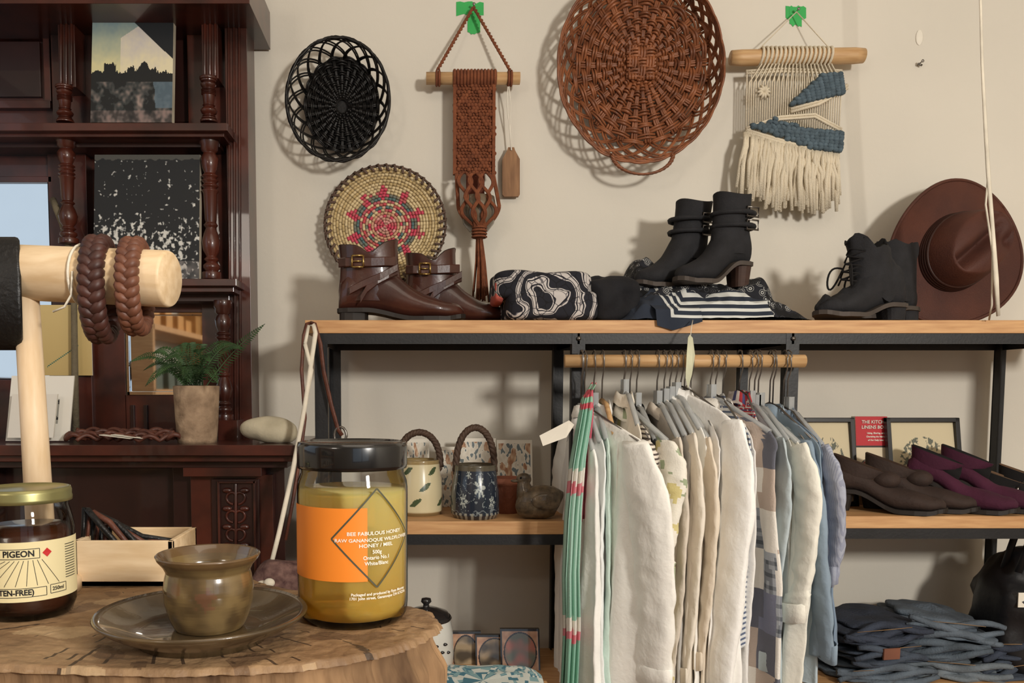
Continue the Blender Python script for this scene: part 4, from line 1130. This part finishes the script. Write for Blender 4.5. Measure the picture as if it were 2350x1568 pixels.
b,X=R_('black_loafer',2205,2.08,-32,m_indk,L=.25,W=.085,heel=.02,low=True,lin=m_tan); b.sup((.12,0,.05),(.02,.034,.014),m_indk,X=X); b.tube([(.11,-.035,.05),(.125,0,.068),(.11,.035,.05)],.003,m_steel,6,X=X); b.done()
b,X=R_('black_loafer',2275,2.08,-32,m_indk,L=.25,W=.085,heel=.02,low=True,lin=m_tan); b.sup((.12,0,.05),(.02,.034,.014),m_indk,X=X); b.done()
def den(c): return M('denim',c,.9,c2=tuple(int(v*.66) for v in c),scale=14,bump=.6,bscale=200)
dens=[den((100,112,124)),den((118,128,136)),den((70,80,94)),den((88,100,112)),den((58,66,82))]
m_lab=M('leather_label',(120,76,58),.7); m_stitch=M('orange_stitch',(150,120,86),.8)
def jeans(cx,d,z0,wx,wy,h,mat,yaw,seed,lab=False):
    b=B('folded_jeans'); X=Matrix.Translation((cx,d,z0))@Matrix.Rotation(yaw,4,'Z')@Matrix.Rotation(.10*math.sin(seed*1.7),4,'Y')
    n=3
    for k in range(n):
        b.sup((.014*math.sin(k*2+seed),.006*k,h*(k+.5)/n),(wx/2-.012*k,wy/2-.010*k,h/n*.62),mat,e=.6,nz=.022,nsc=20,seed=seed+k*3,nu=90,nv=22,X=X)
    for s_ in range(3):
        pts=[]
        for i in range(16):
            t=i/15; pts.append((-wx/2+wx*t,-wy/2+.012+.01*math.sin(t*5+seed+s_),h*(.25+.3*s_)+.010*math.sin(t*7+seed*2+s_*2)))
        b.tube(pts,[.006+.004*math.sin(math.pi*i/15) for i in range(16)],mat,8,X=X)
    b.tube([(-wx/2+.03,-wy/2+.004,h*.9),(0,-wy/2-.004,h*1.0),(wx/2-.05,-wy/2+.006,h*.95)],.0008,m_stitch,4,X=X)
    if lab: b.box((-wx*.15,-wy/2-.008,h*.75),(.045,.004,.026),m_lab,X=X)
    b.done()
stacks=[(1975,2.03,.24,3,.25),(2125,2.05,.25,3,-.3),(2250,2.06,.18,2,.15)]
for si,(px,d,wx,nn,yw) in enumerate(stacks):
    cx=P(px,1500,d).x; z=zbot
    for k in range(nn):
        h=.038+.008*((k+si)%2); jeans(cx+.014*math.sin(k*3+si),d,z,wx-.012*k,.24,h,dens[(k*2+si)%5],yw*(.3+.7*(k%2)),k*1.7+si*5,si==0 and k==1); z+=h*1.15
b=B('black_tote_bag'); p=P(2345,1400,2.0); m_nyl=M('black_nylon',(20,20,23),.45,bump=.6,bscale=25)
b.sup((p.x+.03,2.02,zbot+.15),(.11,.09,.15),m_nyl,e=.6,nz=.03,nsc=14,nu=50,nv=30)
for o in(0,.05): b.tube([(p.x-.05,1.95+o,zbot+.26),(p.x-.02,1.95+o,zbot+.36),(p.x+.04,1.95+o,zbot+.40),(p.x+.1,1.95+o,zbot+.35),(p.x+.11,1.95+o,zbot+.26)],.008,m_nyl,8)
b.box((p.x-.055,1.925,zbot+.20),(.02,.002,.035),m_paper); b.done()
# ================================================================ FOREGROUND
ZT=CZ-.18
b=B('tree_stump_table')
out=[(.010,.63),(-.002,.68),(-.06,.725),(-.13,.755),(-.2,.82),(-.3,.87),(-.41,.84),(-.475,.73),(-.44,.61),(-.36,.555),(-.26,.534),(-.16,.528),(-.08,.540),(-.02,.575)]
def cr(pts,n):
    r_=[]; m_=len(pts)
    for i in range(m_):
        p0,p1,p2,p3=[Vector((*pts[(i+k)%m_],0)) for k in(-1,0,1,2)]
        for q in range(n):
            t=q/n; r_.append(.5*((2*p1)+(-p0+p2)*t+(2*p0-5*p1+4*p2-p3)*t*t+(-p0+3*p1-3*p2+p3)*t**3))
    return r_
ol=cr(out,34); cen=Vector((-.22,.69,0)); N=len(ol)
ol=[cen+(p-cen)*(1+.022*nz(i*.09,1)+.014*nz(i*.35,5)+.008*nz(i*1.1,9)) for i,p in enumerate(ol)]
def scol2(p):
    q=Vector((p.x,p.y,0))-cen; a=math.atan2(q.y*1.3,q.x)
    r_=math.hypot(q.x,q.y*1.35); n=nz(p.x*14,p.y*14); rg=math.sin((r_+.02*n)*520)
    c=mixc((158,128,94),(122,94,66),.5+.08*rg+n*.8+.5*nz(p.x*60,p.y*110,4)+.3*nz(p.x*150,p.y*260,4))
    ck=nz(math.cos(a)*9,math.sin(a)*9,r_*3+3)
    if abs(ck)<(.018+.014*nz(r_*30))*smooth(.05,.14,r_): c=mixc(c,(54,40,28),.8)
    if nz(p.x*30,p.y*34,8)>.26: c=mixc(c,(96,72,52),.6)
    if nz(p.x*22,p.y*22,18)>.30: c=mixc(c,(186,160,124),.6)
    return c
m_stop=ATT('stump_end_grain',.6,.05,1.0,70)
rings=[]
K=110
for k in range(K,-1,-1):
    s_=max(.001,k/K); rings.append([(cen.x+(p.x-cen.x)*s_,cen.y+(p.y-cen.y)*s_,ZT-(.005 if k==K else (.001 if k==K-1 else 0))-.0016*abs(nz(p.x*s_*30,p.y*s_*30))) for p in ol])
b.loft(rings,m_stop,cap0=False,cap1=True,colf=scol2)
m_brk=M('stump_bark',(164,130,94),.9,c2=(78,56,38),scale=34,mscale=(1,1,.22),bump=1,bscale=60)
rings=[]
for k in range(60):
    t=k/59; z=ZT-.005-(ZT-.005)*t**2.2; rr_=min(1,t*5)
    rings.append([(cen.x+(p.x-cen.x)*(1-.04*math.sin(rr_*math.pi)+rr_*(.020*nz(i*.14,z*8)+.016*nz(i*.4,z*22))+.05*t**4),cen.y+(p.y-cen.y)*(1-.03*math.sin(rr_*math.pi)+rr_*(.030*nz(i*.14,z*8)+.03*nz(i*.4,z*22))),z) for i,p in enumerate(ol)])
b.loft(rings,m_brk,cap0=False,cap1=True)
b.done()
jc=P(810,1300,.655); jx,jy=jc.x,.655; R=.0438
zlid=P(810,1014,.655).z; H=zlid-ZT
zk=P(810,1082,.62).z
def honeymat():
    m,nt,p=base('honey'); tc=nt.nodes.new('ShaderNodeTexCoord'); sp=nt.nodes.new('ShaderNodeSeparateXYZ'); nt.links.new(tc.outputs['Generated'],sp.inputs[0])
    c=ramp(nt,sp.outputs['Z'],[(0,C(232,188,84)),(1,C(246,224,142))],False)
    nt.links.new(c,p.inputs['Base Color'])
    p.inputs['Transmission Weight'].default_value=.5; p.inputs['Roughness'].default_value=.08; p.inputs['IOR'].default_value=1.1
    p.inputs['Subsurface Weight'].default_value=.6; p.inputs['Subsurface Radius'].default_value=(.02,.018,.012); p.inputs['Subsurface Scale'].default_value=1.0
    return m
m_honey=honeymat(); m_lid=M('black_lid',(14,14,16),.22,coat=.6,var=.1)
par=bpy.data.objects.new('honey_jar',None); bpy.context.scene.collection.objects.link(par); par.location=(jx,jy,ZT)
def child(ob,par):
    ob.parent=par; ob.matrix_parent_inverse=Matrix.Translation(par.location).inverted()
zn=zk-ZT
b=B('honey_fill'); b.lathe([(.0001,.005),(R*.86,.005),(R*.955,.012),(R*.975,.02),(R*.975,zn-.020),(R*.95,zn-.016),(.0001,zn-.016)],m_honey,(jx,jy,ZT),n=64); child(b.done(),par)
b=B('glass_body'); b.lathe([(.0001,.0),(R*.9,0.0),(R*.985,.006),(R,.014),(R,zn-.016),(R*.985,zn-.010),(R*.93,zn-.004),(R*.93,zn+.008)],m_glass,(jx,jy,ZT),n=64); child(b.done(),par)
b=B('lid'); b.lathe([(R*.90,zn),(R*.985,zn),(R*.995,zn+.003),(R*.995,H-.003),(R*.975,H),(R*.93,H+.0005),(R*.90,H-.001),(.0001,H-.001)],m_lid,(jx,jy,ZT),n=64); child(b.done(),par)
b=B('label'); Rl=R+.0005; ph0=math.atan2(-jx,jy); c=(jx,jy)
m_or=M('orange_label',(238,136,42),.5,var=.03); m_gry=M('grey_ink',(74,74,58),.5); m_ink=M('white_ink',(250,246,234),.5,var=.0)
def zpx(py,d=.615): return P(810,py,d).z
cylpatch(b,c,Rl,ph0-1.45,ph0+.25,zpx(1334),zpx(1166),m_or)
dc=ph0+.42; dz=zpx(1236); hw=.0345/R
cylline(b,c,Rl+.0002,[(dc-hw,dz),(dc,dz+.0375),(dc+hw,dz),(dc,dz-.0375),(dc-hw,dz)],.0013,m_gry)
def ht(txt,py,sz,sx=1,off=0): cyltext(b,txt,sz,c,Rl+.0004,dc+off,zpx(py),m_ink,.00005,sx)
ht('BEE FABULOUS HONEY',1228,.0038,1.18); ht('RAW GANANOQUE WILDFLOWER',1243,.0036,1.15); ht('HONEY / MIEL',1256,.0038,1.2)
ht('500g',1271,.0040); ht('Ontario No.1',1284,.0040); ht('White/Blanc',1297,.0040)
ht('Packaged and produced by Ryan Mooney',1366,.0030,1,.1); ht('1701 John street, Gananoque ON K7G2V6',1375,.0030,1,.1)
child(b.done(),par)
px_=P(64,1300,.67); c=(px_.x,.67); R2=.0367
par=bpy.data.objects.new('jam_jar',None); bpy.context.scene.collection.objects.link(par); par.location=(c[0],c[1],ZT)
zl2=P(64,1118,.67).z-ZT
zlb=P(64,1160,.64).z-ZT
m_jam=M('dark_jam',(52,26,16),.25,coat=.3,c2=(70,34,18),scale=20)
b=B('jam_fill'); b.lathe([(.0001,.004),(R2*.85,.004),(R2*.96,.012),(R2*.975,.02),(R2*.975,zlb-.026),(R2*.85,zlb-.020),(.0001,zlb-.020)],m_jam,(c[0],c[1],ZT),n=48); child(b.done(),par)
b=B('glass_body'); b.lathe([(.0001,0),(R2*.9,0),(R2,.010),(R2,zlb-.022),(R2*.93,zlb-.010),(R2*.88,zlb-.004),(R2*.88,zlb+.004)],m_glass,(c[0],c[1],ZT),n=48); child(b.done(),par)
m_gold=M('gold_green_lid',(148,144,98),.35,.7,var=.1)
b=B('lid'); prof=[(R2*.90,zlb),(R2*.96,zlb),(R2*.965,zlb+.003),(R2*.95,zlb+.005),(R2*.955,zl2-.003),(R2*.93,zl2),(R2*.88,zl2+.0003),(R2*.85,zl2-.001),(.0001,zl2-.001)]; b.lathe(prof,m_gold,(c[0],c[1],ZT),n=48); child(b.done(),par)
b=B('label'); ph0=math.atan2(-c[0],c[1]); Rl=R2+.0004
def zq_(py): return P(64,py,.635).z
m_lbl=M('cream_label',(226,212,166),.7,var=.02); m_blk=M('black_ink',(22,20,20),.6); m_red=M('red_ink',(190,40,40),.6)
cylpatch(b,c,Rl,ph0-1.45,ph0+1.4,zq_(1383),zq_(1246),m_lbl)
def ph(px): return ph0+math.asin(max(-1,min(1,(px-64)/104)))
def jt(txt,px,py,sz,bold=.0001,sx=1,mat=None): cyltext(b,txt,sz,c,Rl+.0003,ph(px),zq_(py),mat or m_blk,bold,sx)
jt('PIGEON',46,1279,.0068,.0002,.95)
def rect(x0,y0,x1,y1,w=.0005): cylline(b,c,Rl+.0002,[(ph(x0),zq_(y0)),(ph(x1),zq_(y0)),(ph(x1),zq_(y1)),(ph(x0),zq_(y1)),(ph(x0),zq_(y0))],w,m_blk)
rect(0,1262,88,1284); rect(-60,1352,100,1372); rect(108,1350,140,1370)
jt('(GLUTEN-FREE)',22,1367,.0062,.0002,.92); jt('250ml',124,1364,.0042)
for k in range(9):
    cylline(b,c,Rl+.0002,[(ph(20+k*9),zq_(1288)),(ph(-50+k*22),zq_(1347))],.0004,m_blk)
p0=ph(103); zc2=zq_(1273); d_=.0036
vs=[(c[0]+(Rl+.0003)*math.sin(p0+a/R2),c[1]-(Rl+.0003)*math.cos(p0+a/R2),zc2+z_) for a,z_ in ((-d_,0),(0,-d_),(d_,0),(0,d_))]; b.add(vs,[(0,1,2,3)],m_red,False)
for k in range(14): cylline(b,c,Rl+.0002,[(ph(140),zq_(1262+k*6)),(ph(160),zq_(1262+k*6))],.0006,m_blk)
child(b.done(),par)
m_cer=M('brown_glazed_stoneware',(100,82,56),.26,c2=(66,54,38),scale=22,coat=.5,bump=.2,bscale=40)
sx_,sy_=P(465,1430,.595).x,.595
b=B('stoneware_saucer'); r=.075
b.lathe([(.0001,.002),(.040,.002),(.043,0),(.046,0),(.048,.004),(.060,.009),(.070,.0145),(r,.0185),(r+.0012,.0200),(r,.0215),(.070,.0195),(.060,.0150),(.050,.0108),(.040,.0088),(.0001,.0085)],m_cer,(sx_,sy_,ZT),n=72); b.done()
b=B('stoneware_cup'); cx_=P(478,1300,.595).x; zc0=ZT+.0088; r=.0373; hc=P(478,1272,.595).z-zc0
def cupc(q):
    a=math.atan2(q.x-cx_,-(q.y-sy_)); v=(q.z-zc0)/hc
    n=nz(q.x*60,q.y*60,q.z*60); c_=mixc((116,96,62),(80,64,42),.5+n*1.4+.4*nz(q.x*160,q.y*160,q.z*160))
    if v>.9: c_=mixc(c_,(92,68,44),.6)
    e_=math.hypot((a-.18)/.22,(v-.52)/.14)+nz(a*8,v*12)*.9
    c_=mixc(c_,(112,66,50),.45*smooth(1.1,.7,e_))
    e_=math.hypot((a+.55)/.15,(v-.62)/.08)+n
    c_=mixc(c_,(112,72,52),.4*smooth(1.1,.6,e_))
    return c_
prof=[(.0001,0),(.024,0),(.026,.003),(.029,.010),(.0315,.020),(.0322,.030),(.0310,.038),(.0300,.042),(.0320,.046),(.0360,hc-.003),(r,hc),(.0362,hc+.001),(.0335,hc-.003),(.0285,.042),(.0300,.032),(.028,.012),(.0001,.006)]
pf=[]
for (a_,c_),(d_,e_) in zip(prof[:-1],prof[1:]):
    for q in range(4): pf.append((a_+(d_-a_)*q/4,c_+(e_-c_)*q/4))
pf.append(prof[-1])
b.lathe(pf,m_attgloss,(cx_,sy_,zc0),n=160,colf=cupc); b.done()
b=B('jewellery_display_stand'); dT=.735
pa=P(-270,612,dT+.03); pb_=P(392,641,dT-.01)
def pt_(px): return pa.lerp(pb_,(px+270)/662)
rb=.0243
ax=(pb_-pa).normalized()
b.tube([pa,pa+ax*.002,pb_-ax*.003,pb_-ax*.001,pb_],[rb*.93,rb,rb,rb*.97,rb*.92],m_beech,40)
foot=P(99,1300,dT+.005); top=pt_(66)
b.tube([top,Vector((foot.x,foot.y,ZT+.012))],[.0105,.0125],m_beechv,24)
b.lathe([(.0001,.012),(.03,.012),(.032,.010),(.032,0),(.0001,0)],m_beechv,(foot.x,foot.y,ZT),n=32)
b.done()
def bracelet(name,px,hz,hy,mat,wd,sr,tw):
    b=B(name); c=pt_(px); cz=c.z+rb-hz+.004
    for k in range(3):
        pts=[]
        for i in range(180):
            t=2*math.pi*i/180; w_=10*t+2*math.pi*k/3
            rad=.003*math.sin(2*w_); lat=wd*math.sin(w_)
            y_=(hy+rad)*math.sin(t)
            pts.append((c.x+lat-tw*y_,c.y+y_,cz+(hz+rad)*math.cos(t)))
        b.tube(pts,sr,mat,8,closed=True)
    b.done()
m_lb=M('dark_brown_leather_cord',(80,46,38),.5,c2=(52,28,24),scale=60); m_lb2=M('tan_leather_cord',(120,76,56),.5,c2=(90,54,40),scale=60)
bracelet('braided_leather_bracelet',236,.040,.030,m_lb,.0068,.0052,.12)
bracelet('braided_leather_bracelet',314,.036,.030,m_lb2,.0062,.0046,.10)
b=B('leather_cuff'); c=pt_(10); m_bc=M('black_leather',(16,16,17),.45,bump=.3,bscale=200)
hz,hy=.050,.032; cz=c.z+rb-hz+.006
xr=(60-VX)/F*(c.y-hy); xl=xr-.05
def rr(x,k): return [(x-.50*((hy-k)*math.sin(a*.1309)+hy),c.y+(hy-k)*math.sin(a*.1309),cz+(hz-k)*math.copysign(abs(math.cos(a*.1309))**.8,math.cos(a*.1309))) for a in range(48)]
b.loft([rr(xl,0),rr(xr-.004,0),rr(xr-.0015,.0008),rr(xr,.003),rr(xr-.002,.0045),rr(xl,.0045),rr(xl,0)],m_bc,cap0=False,cap1=False); b.done()
b=B('white_string_loop'); c=pt_(196)
b.tube([(c.x+.002*math.sin(a*.3),c.y+(rb+.002)*math.sin(a*.2618),c.z+(rb+.002)*math.cos(a*.2618)) for a in range(24)],.0012,m_white,6,closed=True)
b.tube([(c.x+.002,c.y-rb-.001,c.z),(c.x+.001,c.y-rb-.002,c.z-.02),(c.x-.006,c.y-rb,c.z-.03),(c.x-.016,c.y-rb,c.z-.034)],.001,m_white,5); b.done()
b=B('wooden_tray'); xa=P(168,1330,.755).x; xb=P(398,1330,.755).x; ya,yb_=.755,.835; zt=P(300,1242,.755).z
hh=zt-ZT; t_=.005
b.box(((xa+xb)/2,ya+t_/2,ZT+hh/2),(xb-xa,t_,hh),m_beech); b.box(((xa+xb)/2,yb_-t_/2,ZT+hh/2),(xb-xa,t_,hh),m_beech)
for x_ in(xa+t_/2,xb-t_/2): b.box((x_,(ya+yb_)/2,ZT+hh/2),(t_,yb_-ya,hh),m_beech)
b.box(((xa+xb)/2,(ya+yb_)/2,ZT+.003),(xb-xa,yb_-ya,.006),m_beech); b.done(.0008)
b=B('leather_cords')
for k in range(7):
    a=Vector((xa+.004+.002*k,.775+.005*k,ZT+hh+.028-.004*k)); e=Vector((xa+.040+.006*k,.77+.007*k,ZT+hh-.010)); m1=a.lerp(e,.5)+Vector((0,0,.008*math.sin(k)))
    m0=a.lerp(e,.2)+Vector((-.004,0,.006))
    b.tube([a+Vector((-.004,.003,-.035)),a,m0,m1,e,e+Vector((.004,.002,-.02))],[.002,.0025,.003,.003,.0025,.002],m_lea if k%2 else m_bc,6)
b.done()
# ---------------------------------------------------------------- lights
def area(name,loc,tgt,size,en,col,sy=None):
    l=bpy.data.lights.new(name,'AREA'); l.energy=en; l.size=size; l.color=col
    if sy: l.shape='RECTANGLE'; l.size_y=sy
    o=bpy.data.objects.new(name,l); o.location=loc; bpy.context.scene.collection.objects.link(o)
    o.rotation_euler=(Vector(tgt)-Vector(loc)).to_track_quat('-Z','Y').to_euler(); return o
area('window_daylight',(1.75,-1.6,1.95),(.1,2.2,1.2),.34,86,(1,.945,.865))
area('ceiling_fill',(.2,.2,2.68),(.2,.6,0),1.2,8,(1,.87,.72),1.2)  # added soft ambient fill below the ceiling, no fixture hangs there
area('side_fill',(-1.3,-1.2,2.1),(-.1,2.0,1.2),.4,8,(1,.89,.77))  # added weak fill from the left, no lamp stands here
w=bpy.data.worlds.new('world'); bpy.context.scene.world=w; w.use_nodes=True
w.node_tree.nodes['Background'].inputs[0].default_value=(.74,.87,1,1); w.node_tree.nodes['Background'].inputs[1].default_value=.9
